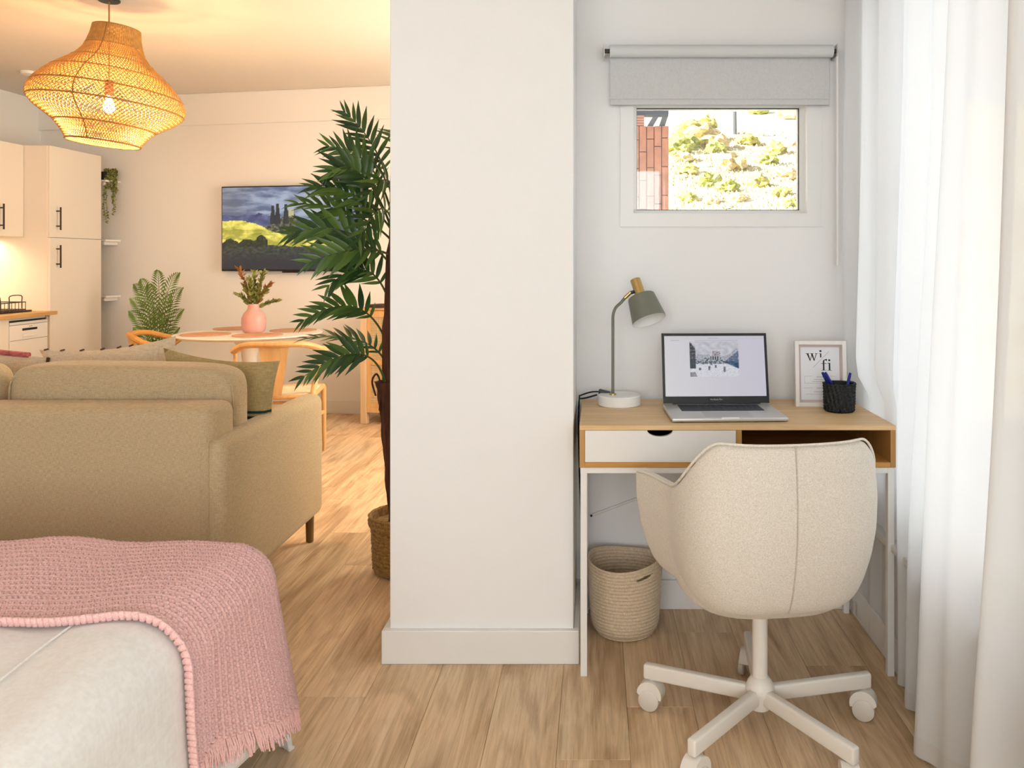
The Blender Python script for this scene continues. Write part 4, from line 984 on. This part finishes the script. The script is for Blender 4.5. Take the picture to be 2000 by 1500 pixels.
# ================================================================== TV
Ztv0, Ztv1 = P(0, 529.5, 6.95).z, P(0, 365, 6.95).z
tw = 1.27; s0 = (P(437, 0, 6.96) - W0).dot(wd)
tv = thing('television', 'wall-mounted television showing a sunlit valley landscape', 'television', wallpt(s0 + tw / 2, .05, Ztv0), WANG)
def tvb(o, n, m, s=0): return o.build(n, m, tv, smooth=s, world=False)
th_ = Ztv1 - Ztv0
tvb(MB().box(-tw / 2, tw / 2, -.022, .022, 0, th_, .003, 1), 'housing', TVB)
tvb(MB().box(-.2, .2, .02, .049, .15, .5), 'wall_mount', DARK)
tvb(MB().box(-.075, .075, -.02, .01, -.012, .0, .002, 1), 'sensor_bar', DARK)
def tv_col(u, v):
    n = fb(u * 6, v * 14, 1); n2 = fb(u * 40, v * 40, 5); n3 = fb(u * 14, v * 14, 9)
    c = mix3((84, 96, 124), (146, 158, 178), min(1, max(0, .45 + n * 1.3 + .35 * math.exp(-((u - .62) / .22) ** 2 - ((v - .78) / .14) ** 2))))   # misty hills and sky
    if u < .35: c = mix3(c, (104, 98, 100), .45 * sst(.35, .0, u))
    c = mix3(c, (196, 192, 160), .6 * math.exp(-((u - .66) / .12) ** 2 - ((v - .80) / .10) ** 2))
    ridge = .63 + .05 * math.sin(u * 5 + 1) + .05 * n
    if v < ridge: c = mix3((54, 62, 98), (84, 94, 128), .5 + n3 * .8)
    wood_top = .70 - abs(u - .5) * 1.15 + .05 * n3
    if .27 < u < .9 and .42 < v < wood_top: c = mix3((34, 42, 42), (112, 112, 84), sst(-.4, .5, n2)) if u < .55 else mix3((42, 56, 92), (72, 88, 122), .5 + n2)
    for tx, tt in ((.375, .775), (.41, .80), (.47, .79)):
        if abs(u - tx) < .010 + .012 * sst(tt, .55, v) and .55 < v < tt: c = (34, 42, 48)
    if .49 < u < .53 and .64 < v < .735: c = (172, 166, 130)
    field = .585 + .012 * math.sin(u * 9) - .155 * sst(.10, .5, u) + .012 * n3
    if v < field:
        c = mix3((156, 150, 58), (230, 214, 104), sst(-.5, .5, n3 + .5 * math.sin(u * 9 + v * 24) * .5))
        c = mix3(c, (110, 124, 40), .5 * sst(.2, .5, fb(u * 5, v * 30, 2)))
    if u > .62 and v < .52 and v > .36 - (u - .62) * .1: c = mix3((48, 62, 92), (80, 94, 116), .5 + n3)
    dark = .285 + .02 * n3 + .015 * math.sin(u * 7)
    if v < dark: c = mix3(mix3((22, 30, 40), (36, 44, 52), u), (70, 80, 62), .75 * sst(.05, .28, v) * (.6 + n2))
    bt = .32 + .05 * abs(math.sin(u * 26)) + .06 * math.exp(-((u - .28) / .04) ** 2) + .02 * n2
    if u < .335 and .27 < v < bt: c = mix3((18, 28, 24), (52, 60, 40), .5 + n2)
    return srgb(*[min(255, max(0, q)) for q in c])
picture('screen', emission_attr('tv_screen', .85), tw - .018, th_ - .026, 230, 130, tv_col, Matrix.Translation((0, -.0228, .016)), tv)

# ================================================================== DINING TABLE, MATS, VASE, CHAIRS
TX, TY, TZt = -2.52, 5.95, .745
dt = thing('dining_table', 'round white pedestal dining table', 'table', (TX, TY, 0))
MB().lathe([(0, TZt - .022), (.47, TZt - .022), (.502, TZt - .008), (.505, TZt - .003), (.502, TZt), (0, TZt)], 72, (TX, TY, 0)).build('tabletop', TABLEW, dt)
MB().lathe([(0, 0), (.26, 0), (.262, .006), (.2, .02), (.1, .055), (.055, .14), (.043, .3), (.045, .5), (.06, .62), (.12, .7), (.14, TZt - .022), (0, TZt - .022)], 40, (TX, TY, 0)).build('pedestal', TABLEW, dt)
for px, py, lab in ((402, 653.5, 'round pinkish placemat by the honey wood chair'), (462, 642, 'round pinkish placemat behind the pink vase'), (503, 655, 'round pinkish placemat in front of the pink vase'), (573, 645.5, 'round pinkish placemat lying towards the cane cabinet')):
    Y = (CH - TZt) * F / (py - CY); X = (px - CX) * Y / F
    m = MB().lathe([(0, TZt + .0005), (.165, TZt + .0005), (.168, TZt + .003), (.165, TZt + .0055), (0, TZt + .0055)], 48, (X, Y, 0)).build('placemat', MAT)
    tag(m, lab, 'placemat', 'placemats on the round table')
VX, VY = P(495.5, 0, 6.0).x, 6.0; vz = TZt + .0005
vs_ = thing('vase', 'matt pink bottle vase filled with olive green sprigs', 'vase', (VX, VY, vz))
U = VY / F
MB().lathe([(0, 0), (.065, 0), (.074, .008), (.083, .03), (.085, .07), (.083, .105), (.070, .135), (.050, .16), (.040, .18), (.038, .207), (.034, .207), (.036, .18), (.046, .158), (0, .12)], 40, (VX, VY, vz)).build('vessel', VASE, vs_)
for k, (tx, ty, mt) in enumerate(((466, 527, LEAFR), (478, 560, LEAFO), (497, 533, LEAFO), (515, 532, LEAFO), (528, 556, LEAFR), (540, 588, LEAFO), (466, 577, LEAFO), (505, 560, LEAFO), (488, 548, LEAFO), (520, 568, LEAFO))):
    tip = P(tx, ty, VY + rnd.uniform(-.08, .08)); st = Vector((VX + (tip.x - VX) * .08, VY, vz + .16))
    ctrl = Vector((VX + (tip.x - VX) * .25, VY, lerp(st.z, tip.z, .6))); path = bez(st, ctrl, tip, 16)
    v = MB().tube(path, .002, 4)
    for i, p in enumerate(path[4:]):
        for _ in range(9 if mt is LEAFR else 7): leafcloud(v, p, (path[-1] - path[-3]).normalized() * .9 + Vector((rnd.uniform(-1, 1), rnd.uniform(-1, 1), rnd.uniform(-.3, .8))), rnd.uniform(.026, .052), .4 if mt is LEAFR else .6)
    v.build('sprig', mt, vs_, smooth=0)
def wishbone(label, loc, rz, mat, seat):
    t = thing('dining_chair', label, 'chair', loc, rz, None); lb_ = lambda o, n, m, s=40: o.build(n, m, t, smooth=s, world=False)
    # local: faces +Y, back at -Y
    rail = []
    for k in range(33):
        a = math.pi * (1.0 + k / 32); x = .275 * math.cos(a); y = .05 + .26 * math.sin(a)
        rail.append(Vector((x, y, .70 + .055 * sst(.0, -.2, y))))
    rail = [Vector((-.275, .13, .695))] + rail + [Vector((.275, .13, .695))]
    lb_(MB().tube(smooth_path(rail, 2), .0165, 10, flat=.8), 'top_rail', mat)
    lb_(MB().grid([[Vector((lerp(.045, .088, v) * u * 1.0, -.205 - .012 * v * 0 + lerp(.0, .0, v), lerp(.44, .745, v))) for u in (-1, -.5, 0, .5, 1)] for v in [i / 8 for i in range(9)]]), 'splat', mat); solidify(t.children[-1], .014, 0)
    for sx in (-1, 1):
        lb_(MB().tube(smooth_path([(sx * .225, -.19, 0), (sx * .222, -.185, .3), (sx * .225, -.17, .45), (sx * .25, -.06, .60), (sx * .272, .04, .69)], 5), [.012] * 5 + [.017] * 11 + [.012] * 5, 10), 'back_leg', mat)
        lb_(MB().tube([(sx * .25, .21, 0), (sx * .245, .205, .43)], [.012, .018], 10), 'front_leg', mat)
        lb_(MB().tube([(sx * .224, -.18, .30), (sx * .247, .206, .26)], .010, 8, flat=1.4), 'side_stretcher', mat)
        lb_(MB().tube([(sx * .222, -.175, .425), (sx * .245, .205, .435)], .014, 8), 'seat_rail', mat)
    lb_(MB().tube([(-.222, -.18, .36), (.222, -.18, .36)], .010, 8), 'back_stretcher', mat)
    lb_(MB().tube([(-.246, .205, .33), (.246, .205, .33)], .010, 8), 'front_stretcher', mat)
    lb_(MB().tube([(-.222, -.175, .425), (.222, -.175, .425)], .015, 8), 'seat_rail', mat)
    lb_(MB().tube([(-.245, .205, .435), (.245, .205, .435)], .015, 8), 'seat_rail', mat)
    lb_(MB().grid([[Vector((lerp(-1, 1, i / 8) * lerp(.218, .242, j / 8), lerp(-.175, .205, j / 8), .445 - .018 * math.sin(math.pi * i / 8) * math.sin(math.pi * j / 8))) for i in range(9)] for j in range(9)]), 'woven_seat', seat); solidify(t.children[-1], .012, -1)
    return t
wishbone('light beech wishbone-style chair with back to the sofa at the round table', (-2.02, 5.22, 0), R(12), BEECH, CORD)
wishbone('honey wood chair with curved rail beside the leafy fern', (-3.06, 5.80, 0), R(-78), HONEY, CORD)

# ---- cane cabinet
cc_s = (P(705, 0, 6.42) - W0).dot(wd)
cc0 = Vector((-1.835, 6.36, 0))
cn = thing('cane_cabinet', 'pale wood cabinet with cane webbing doors against the living room wall', 'cabinet', cc0, WANG)
def cnb(o, n, m, p=cn, s=0): return o.build(n, m, p, smooth=s, world=False)
cw, cdp, chh = .80, .36, .905
for x in (0, cw - .052):
    for y in (0, cdp - .052): cnb(MB().box(x, x + .052, y, y + .052, 0, chh - .02, .003, 1), 'post', ASH)
cnb(MB().box(-.008, cw + .008, -.008, cdp, chh - .02, chh, .003, 1), 'top', BEECH)
cnb(MB().box(.052, cw - .052, .004, cdp, .09, .13, .002, 1), 'bottom_rail', BEECH)
cnb(MB().box(.008, cw - .008, cdp - .015, cdp, .13, chh - .02), 'back_panel', ASH)
for x in (.008, cw - .024): cnb(MB().box(x, x + .016, .052, cdp - .052, .13, chh - .02), 'side_panel', ASH)
for x0, x1 in ((.054, .398), (.402, cw - .054)):
    d = cnb(MB().box(x0, x0 + .03, .004, .024, .13, chh - .022, .001, 1).box(x1 - .03, x1, .004, .024, .13, chh - .022, .001, 1).box(x0 + .03, x1 - .03, .004, .024, .13, .165, .001, 1).box(x0 + .03, x1 - .03, .004, .024, chh - .075, chh - .022, .001, 1).box(x0 + .03, x1 - .03, .004, .024, .46, .50, .001, 1), 'door', BEECH)
    lat = MB()
    for z0, z1 in ((.165, .46), (.50, chh - .075)):
        for i in range(26): x = lerp(x0 + .03, x1 - .03, (i + .5) / 26); lat.box(x - .0032, x + .0032, .012, .0135, z0, z1)
        for i in range(26): z = lerp(z0, z1, (i + .5) / 26); lat.box(x0 + .03, x1 - .03, .0138, .0152, z - .0032, z + .0032)
    cnb(lat, 'cane_webbing', CANE, d)
    cnb(MB().box(x0 + .03, x1 - .03, .019, .022, .165, chh - .075), 'backing', ASH, d)
hat = MB().lathe([(0, 0), (.11, 0), (.115, .008), (.1, .02), (.02, .026), (0, .026)], 32, wallpt((cc0 - W0).dot(wd) + .14, .30, chh + .001)).build('tray', plain('dark_tray', (.05, .028, .02), .6)); tag(hat, 'small dark tray lying on the cane cabinet', 'tray')

# ================================================================== PALM (behind the pillar)
PMY = 3.37; pbx = -.792
pm = thing('palm_tree', 'tall potted palm in a woven seagrass basket beside the pillar', 'potted plant', (pbx, PMY, 0))
rows = []
for i in range(60):
    t = i / 59; z = .0 + .238 * t
    r_ = interp([0, .03, .1, .7, .78, .82, .97, 1], [.105, .118, .124, .13, .131, .14, .142, .137], t) + .0025 * math.sin(t * 59 * 1.55)
    rows.append([(pbx + (r_ + .002 * math.sin(k * 1.5 + i * .9)) * math.cos(2 * math.pi * k / 80), PMY + (r_ + .002 * math.sin(k * 1.5 + i * .9)) * math.sin(2 * math.pi * k / 80), z) for k in range(80)])
rows.insert(0, [(pbx, PMY, 0)] * 80)
for rr_, zz in ((.13, .233), (.125, .2), (.001, .2)): rows.append([(pbx + rr_ * math.cos(2 * math.pi * k / 80), PMY + rr_ * math.sin(2 * math.pi * k / 80), zz) for k in range(80)])
MB().grid(rows, True).build('basket', SEAG, pm)
tr_ = smooth_path([(-.815, PMY, .20), (-.828, PMY, .37), (-.838, PMY, .55), (-.848, PMY, .70), (-.853, PMY, .775)], 6)
trunk = MB(); rows = []
for i, p in enumerate(tr_):
    r_ = interp([0, 6, 18, 24], [.034, .036, .045, .055], i)
    rows.append([p + Vector(((r_ + .004 * math.sin(k * 2.1 + i) + .003 * math.sin(k * 5)) * math.cos(2 * math.pi * k / 24), (r_ + .004 * math.sin(k * 2.1)) * math.sin(2 * math.pi * k / 24), 0)) for k in range(24)])
trunk.grid(rows, True); trunk.build('trunk', TRUNK, pm)
MB().tube(smooth_path([(-.90, PMY - .03, .72), (-.912, PMY - .04, .78), (-.893, PMY - .04, .81), (-.88, PMY - .03, .76), (-.885, PMY - .03, .66)], 5), .004, 6).build('fibre_loop', TRUNK, pm)
MB().tube(smooth_path([(-.85, PMY, .76), (-.85, PMY, 1.05), (-.843, PMY + .01, 1.35), (-.838, PMY + .01, 1.62)], 6), [.032] * 6 + [.024] * 6 + [.014] * 7, 10).build('upper_stem', TRUNK, pm)
def leaflet_mesh():
    m = MB(); n = 6; rows = []
    for i in range(n + 1):
        t = i / n; w_ = .5 * .175 * math.sin(math.pi * min(1, .08 + t * .95) ** .75) ** .9 if t < 1 else .004
        dz = -.16 * t * t
        rows.append([Vector((-w_, t, dz + w_ * .35)), Vector((0, t, dz)), Vector((w_, t, dz + w_ * .35))])
    m.grid(rows); me_ = bpy.data.meshes.new('leaflet'); me_.from_pydata([tuple(p) for p in m.v], [], m.f); me_.materials.append(LEAF); me_.shade_smooth(); return me_
LME = leaflet_mesh()
def frond(b, c, t, npairs=11, L_=.125, nrm=Vector((0, -.55, .83)), start=.30, joined=False, wid=1.0, rnoise=.12):
    path = bez(b, c, t, 24)
    fo_ = MB().tube(path, [lerp(.0052, .0012, i / 24) for i in range(25)], 5)
    items = []
    for k in range(npairs):
        f = lerp(start, .985, k / (npairs - 1)); i = f * 24; i0 = min(23, int(i)); p = path[i0].lerp(path[i0 + 1], i - i0); tg = (path[i0 + 1] - path[i0]).normalized()
        sd = tg.cross(nrm).normalized(); up = sd.cross(tg).normalized()
        ln = L_ * interp([start, .45, .75, 1], [.55, 1, .9, .5], f) * rnd.uniform(.88, 1.1); ang = lerp(R(62), R(24), (f - start) / (1 - start))
        for s in (-1, 1):
            d = (tg * math.cos(ang) + sd * s * math.sin(ang) + up * rnd.uniform(.05, .3) + Vector((rnd.uniform(-1, 1), rnd.uniform(-1, 1), rnd.uniform(-1, 1))) * rnoise).normalized()
            x_ = d.cross(up).normalized(); z_ = x_.cross(d).normalized()
            M = Matrix(((x_.x * wid, d.x, z_.x, 0), (x_.y * wid, d.y, z_.y, 0), (x_.z * wid, d.z, z_.z, 0), (0, 0, 0, 1))) @ Matrix.Scale(ln, 4)
            M.translation = p; items.append(M)
    if joined:
        for M in items: fo_.add([M @ v.co for v in LME.vertices], [tuple(pl.vertices) for pl in LME.polygons])
        return fo_.build('frond', LEAF, pm)
    fo_ = fo_.build('frond', STEM, pm)
    off = ORG[pm]
    for M in items:
        lo = bpy.data.objects.new('leaflet', LME); COL.objects.link(lo); lo.parent = fo_; M2 = M.copy(); M2.translation = M.translation - off; lo.matrix_local = M2
def pfr(b, c, t, yb=0, yt=0, **k): frond(P(*b, PMY + yb), P(*c, PMY + (yb + yt) / 2), P(*t, PMY + yt), **k)
cf = Vector((0, -.8, .6)); tl = Vector((.1, -.95, .25)); upn = Vector((0, -.35, .93))
pfr((765, 385), (745, 280), (672, 218), .02, .12, nrm=tl, npairs=11, start=.28, L_=.125)
pfr((765, 420), (735, 290), (640, 286), 0, .05, nrm=Vector((-.2, -.9, .3)), npairs=12, start=.3, L_=.13)
pfr((762, 440), (712, 300), (648, 335), 0, -.10, nrm=tl, npairs=11, start=.28, L_=.14, wid=1.15)
pfr((765, 450), (705, 360), (612, 366), .0, -.06, nrm=cf, npairs=11, start=.25, L_=.13, wid=1.2)
pfr((765, 470), (700, 400), (578, 397), .02, .02, nrm=Vector((0, -.75, .66)), npairs=12, start=.22, L_=.13)
pfr((765, 520), (690, 420), (570, 456), 0, -.08, nrm=Vector((.1, -.9, .4)), npairs=12, start=.22, L_=.15, wid=1.2)
pfr((765, 500), (715, 470), (606, 512), .0, -.14, nrm=Vector((.3, -.9, .3)), npairs=11, start=.2, L_=.15, wid=1.1)
pfr((768, 620), (735, 470), (640, 560), 0, -.06, nrm=Vector((.2, -.8, .55)), npairs=11, start=.3, L_=.14)
pfr((762, 690), (720, 545), (590, 628), .0, -.04, nrm=Vector((.2, -.75, .6)), npairs=12, start=.34, L_=.13, wid=1.15)
pfr((762, 735), (745, 640), (598, 662), .03, .04, nrm=upn, npairs=11, start=.3, L_=.125)
pfr((752, 745), (722, 640), (590, 738), -.03, -.12, nrm=Vector((.15, -.85, .5)), npairs=12, start=.36, L_=.125, wid=1.2)
pfr((765, 430), (745, 370), (700, 470), 0, -.2, nrm=Vector((.4, -.9, .1)), npairs=9, start=.2, L_=.13)
pfr((770, 380), (760, 320), (715, 385), 0, -.16, nrm=Vector((.4, -.9, .1)), npairs=9, start=.2, L_=.12)
for k in range(8):
    bz_ = .86 + .11 * k; bpt = Vector((-.845, PMY + .01, bz_)); dx, dy, dz = [(.42, .16, .10), (.30, .34, .16), (.05, .45, .2), (.44, .22, .22), (.20, .42, .26), (.38, .18, .30), (-.05, .40, .3), (.22, .22, .34)][k]
    frond(bpt, bpt + Vector((dx * .35, dy * .35, dz + .12)), bpt + Vector((dx, dy, dz)), joined=True, L_=.12, nrm=Vector((0, -.2, 1)), start=.34)

# ================================================================== FERN by the back wall
fnb = Vector((P(305, 0, 6.62).x, 6.62, 0))
fn = thing('fern', 'leafy green fern in a pot near the tall cabinet', 'potted plant', fnb)
MB().lathe([(0, 0), (.11, 0), (.15, .30), (.14, .30), (.13, .26), (0, .26)], 28, fnb).build('pot', WHITE, fn)
for tx, ty, yy in ((308, 528, -.05), (350, 533, .02), (357, 562, -.08), (262, 555, .0), (255, 583, -.06), (253, 608, -.1), (358, 604, -.06), (290, 555, .06), (335, 575, -.12), (275, 545, .05), (262, 640, -.1), (350, 640, -.06), (312, 600, -.16)):
    tip = P(tx, ty, fnb.y + yy); b = fnb + Vector((rnd.uniform(-.03, .03), rnd.uniform(-.03, .03), .26)); zc = lerp(b.z, tip.z, .8)
    c = Vector((lerp(b.x, tip.x, .30), lerp(b.y, tip.y, .3), max(zc, tip.z - .05))); path = bez(b, c, tip, 26)
    v = MB().tube(path, [lerp(.005, .001, i / 26) for i in range(27)], 4)
    for i in range(8, 27):
        p = path[i]; tg = (path[min(26, i + 1)] - path[i - 1]).normalized(); sd = tg.cross(Vector((0, -.9, .4))).normalized(); ln = .095 * math.sin(math.pi * lerp(.3, .97, (i - 8) / 18))
        for s in (-1, 1):
            for e in (0,):
                pp_ = p; d = (tg * .8 + sd * s).normalized(); wv2 = tg * .008
                v.add([pp_ - wv2 * .5, pp_ + d * ln * .5 + wv2, pp_ + d * ln + Vector((0, 0, -.01)), pp_ + d * ln * .5 - wv2], [(0, 1, 2, 3)])
    v.build('frond', LEAFF, fn, smooth=0)

# ceiling smoke detector
sd_ = MB().lathe([(0, ZC - .03), (.03, ZC - .03), (.05, ZC - .02), (.052, ZC), (0, ZC)], 24, (-4.3, 6.2, 0)).build('smoke_detector', PVC); tag(sd_, 'small white round detector on the ceiling', 'detector')

# ================================================================== OUTSIDE: brick pier, steel top, hillside
BPY = 6.9; U = BPY / F
bp = thing('brick_pier', 'salmon brick pier of upright bricks seen through the small window', 'pier', (.45, BPY, -3))
zt_ = P(0, 246, BPY).z; xr_ = P(1306, 0, BPY).x; cwid = 14.6 * U; blen = 56 * U
MB().box(xr_ - 6 * cwid, xr_ - .004, BPY + .012, BPY + .4, -3, zt_ - .004).build('core', MORTAR, bp, smooth=0)
offs = [0.43, .73, .47, .92, .5, .2]
for c in range(6):
    x1 = xr_ - c * cwid; x0 = x1 - cwid + .006; z1 = zt_; l = blen * offs[c]
    while z1 > .9:
        MB().box(x0, x1, BPY - rnd.uniform(0, .005), BPY + .02, z1 - l + .006, z1, .003, 1).build('brick', BRICK, bp, smooth=0); z1 -= l; l = blen
pz = P(0, 225, BPY).z
pg = thing('steel_pergola', 'grey steel beam with slanted struts standing on the brick pier', 'pergola', (.45, BPY, zt_))
MB().box(xr_ - .35, xr_, BPY + .02, BPY + .10, pz, pz + .042).build('beam', STEELG, pg, smooth=0)
MB().box(xr_ - .11, xr_ - .03, BPY + .12, BPY + .2, pz + .055, pz + .075).build('upper_bar', STEELG, pg, smooth=0)
for x, s in ((xr_ - .155, .055), (xr_ - .065, .03)):
    MB().prism([(x - s / 2, zt_), (x - s / 2 + .05, zt_), (x + s / 2 + .05, pz), (x + s / 2, pz)], BPY + .03, BPY + .09).build('strut', STEELG, pg, smooth=0)
for i in range(4): MB().box(xr_ - .36, xr_ - .205, BPY - .002, BPY + .2, zt_ + .003 + i * .022, zt_ + .022 + i * .022, .002, 1).build('brick', BRICK, bp, smooth=0)
hm_, hnt, hb = base('dry_hillside'); hb.inputs['Roughness'].default_value = .95
nz1 = N(hnt, 'ShaderNodeTexNoise', Scale=.22, Detail=8.0, Roughness=.7); hnt.links.new(coords(hnt), nz1.inputs['Vector'])
hnt.links.new(ramp(hnt, nz1.outputs['Fac'], [(.33, (.42, .38, .16)), (.46, (.58, .51, .31)), (.6, (.72, .67, .55))]), hb.inputs['Base Color'])
def hill_z(x, y):
    d = max(0, y - 22); z = -2.2 + .285 * d + .9 * fb(x * .06, y * .06, 4) * min(1, d / 10)
    cap = 17.5 + .22 * (x - 8) + 2.0 * fb(x * .05, 3, 2); return min(z, cap + .05 * (z - cap) if z > cap else z)
rows = [[Vector((x, y, hill_z(x, y))) for x in [-40 + i * 1.4 for i in range(72)]] for y in [18 + j * 1.4 for j in range(64)]]
hl = MB().grid(rows).build('hillside_ground', hm_, smooth=180); hl['kind'] = 'structure'
BUSH = [plain('scrub_olive', (.40, .37, .11), .9, noise_amt=.5, noise_scale=5), plain('scrub_green', (.34, .36, .10), .9, noise_amt=.5, noise_scale=5), plain('scrub_rust', (.52, .42, .22), .9, noise_amt=.4, noise_scale=5)]
def bush_mesh(seed, mat):
    bm = bmesh.new(); bmesh.ops.create_icosphere(bm, subdivisions=3, radius=1)
    for v in bm.verts:
        k = 1 + .45 * noise.noise(v.co * 2.2 + Vector((seed, 0, 0))) + .35 * noise.noise(v.co * 6 + Vector((0, seed, 0))); v.co = v.co * k; v.co.z = max(-.25, v.co.z * .8 + .3)
    me_ = bpy.data.meshes.new('hillside_bush'); bm.to_mesh(me_); bm.free(); me_.materials.append(mat); return me_
BM = [bush_mesh(i * 3.7, BUSH[i % 3]) for i in range(6)]
def on_hill(px, py):
    d = Vector(((px - CX) / F, 1, -(py - CY) / F)); y = 24.0
    while y < 95:
        p = Vector((0, 0, CH)) + d * y
        if p.z <= hill_z(p.x, p.y): return p
        y += .3
    return None
for i, (px, py, r_) in enumerate([(1350, 265, 1.6), (1338, 290, 1.5), (1365, 275, 1.6), (1380, 250, 1.2), (1325, 300, 1.5), (1395, 290, 1.3), (1460, 282, 1.3), (1398, 297, .9), (1335, 315, 1.0), (1515, 300, 1.2), (1500, 320, 1.2), (1550, 285, 1.1), (1345, 340, 1.1), (1385, 365, 1.4), (1430, 330, 1.2), (1480, 365, 1.2), (1420, 375, 1.2), (1540, 350, 1.2), (1525, 385, 1.0), (1345, 395, 1.0), (1440, 395, 1.0), (1430, 216, 1.2), (1480, 222, 1.2), (1545, 230, 1.2), (1420, 212, 1.2), (1545, 405, .9), (1390, 400, .9)]):
    p = on_hill(px, py)
    if p is None: continue
    o = bpy.data.objects.new('hillside_bush', BM[i % 6]); COL.objects.link(o); o.location = (p.x, p.y, hill_z(p.x, p.y)); s = r_ * rnd.uniform(.6, .85) * p.y / 60; o.scale = (s, s, s * rnd.uniform(.7, 1)); o.rotation_euler = (0, 0, rnd.uniform(0, 6))
    tag(o, ['yellowish olive scrub bush on the hillside outside the small window', 'greener scrub bush on the hillside outside the small window', 'rusty tan scrub bush on the hillside outside the small window'][i % 3], 'bush', 'bushes on the hillside')
sc_ = MB()
for _ in range(3200):
    p = on_hill(rnd.uniform(1305, 1570), rnd.uniform(255, 415))
    if p is None: continue
    r_ = rnd.uniform(.06, .2); z = hill_z(p.x, p.y)
    sc_.add([(p.x + r_ * math.cos(a), p.y + r_ * math.sin(a), z - .05) for a in (0, 1.26, 2.5, 3.8, 5)] + [(p.x + rnd.uniform(-.1, .1), p.y, z + r_ * 1.1)], [(0, 1, 5), (1, 2, 5), (2, 3, 5), (3, 4, 5), (4, 0, 5)])
sc_ = sc_.build('scrub', BUSH[2], hl, smooth=0); sc_['kind'] = 'stuff'
p = on_hill(1433, 262)
if p is not None:
    pz_ = hill_z(p.x, p.y); m = MB().lathe([(0, 0), (.28, 0), (.26, 2.0), (0, 2.0)], 10, (p.x, p.y, pz_ - .1)); tag(m.build('hillside_post', STEELG), 'grey post standing on the hillside', 'post')
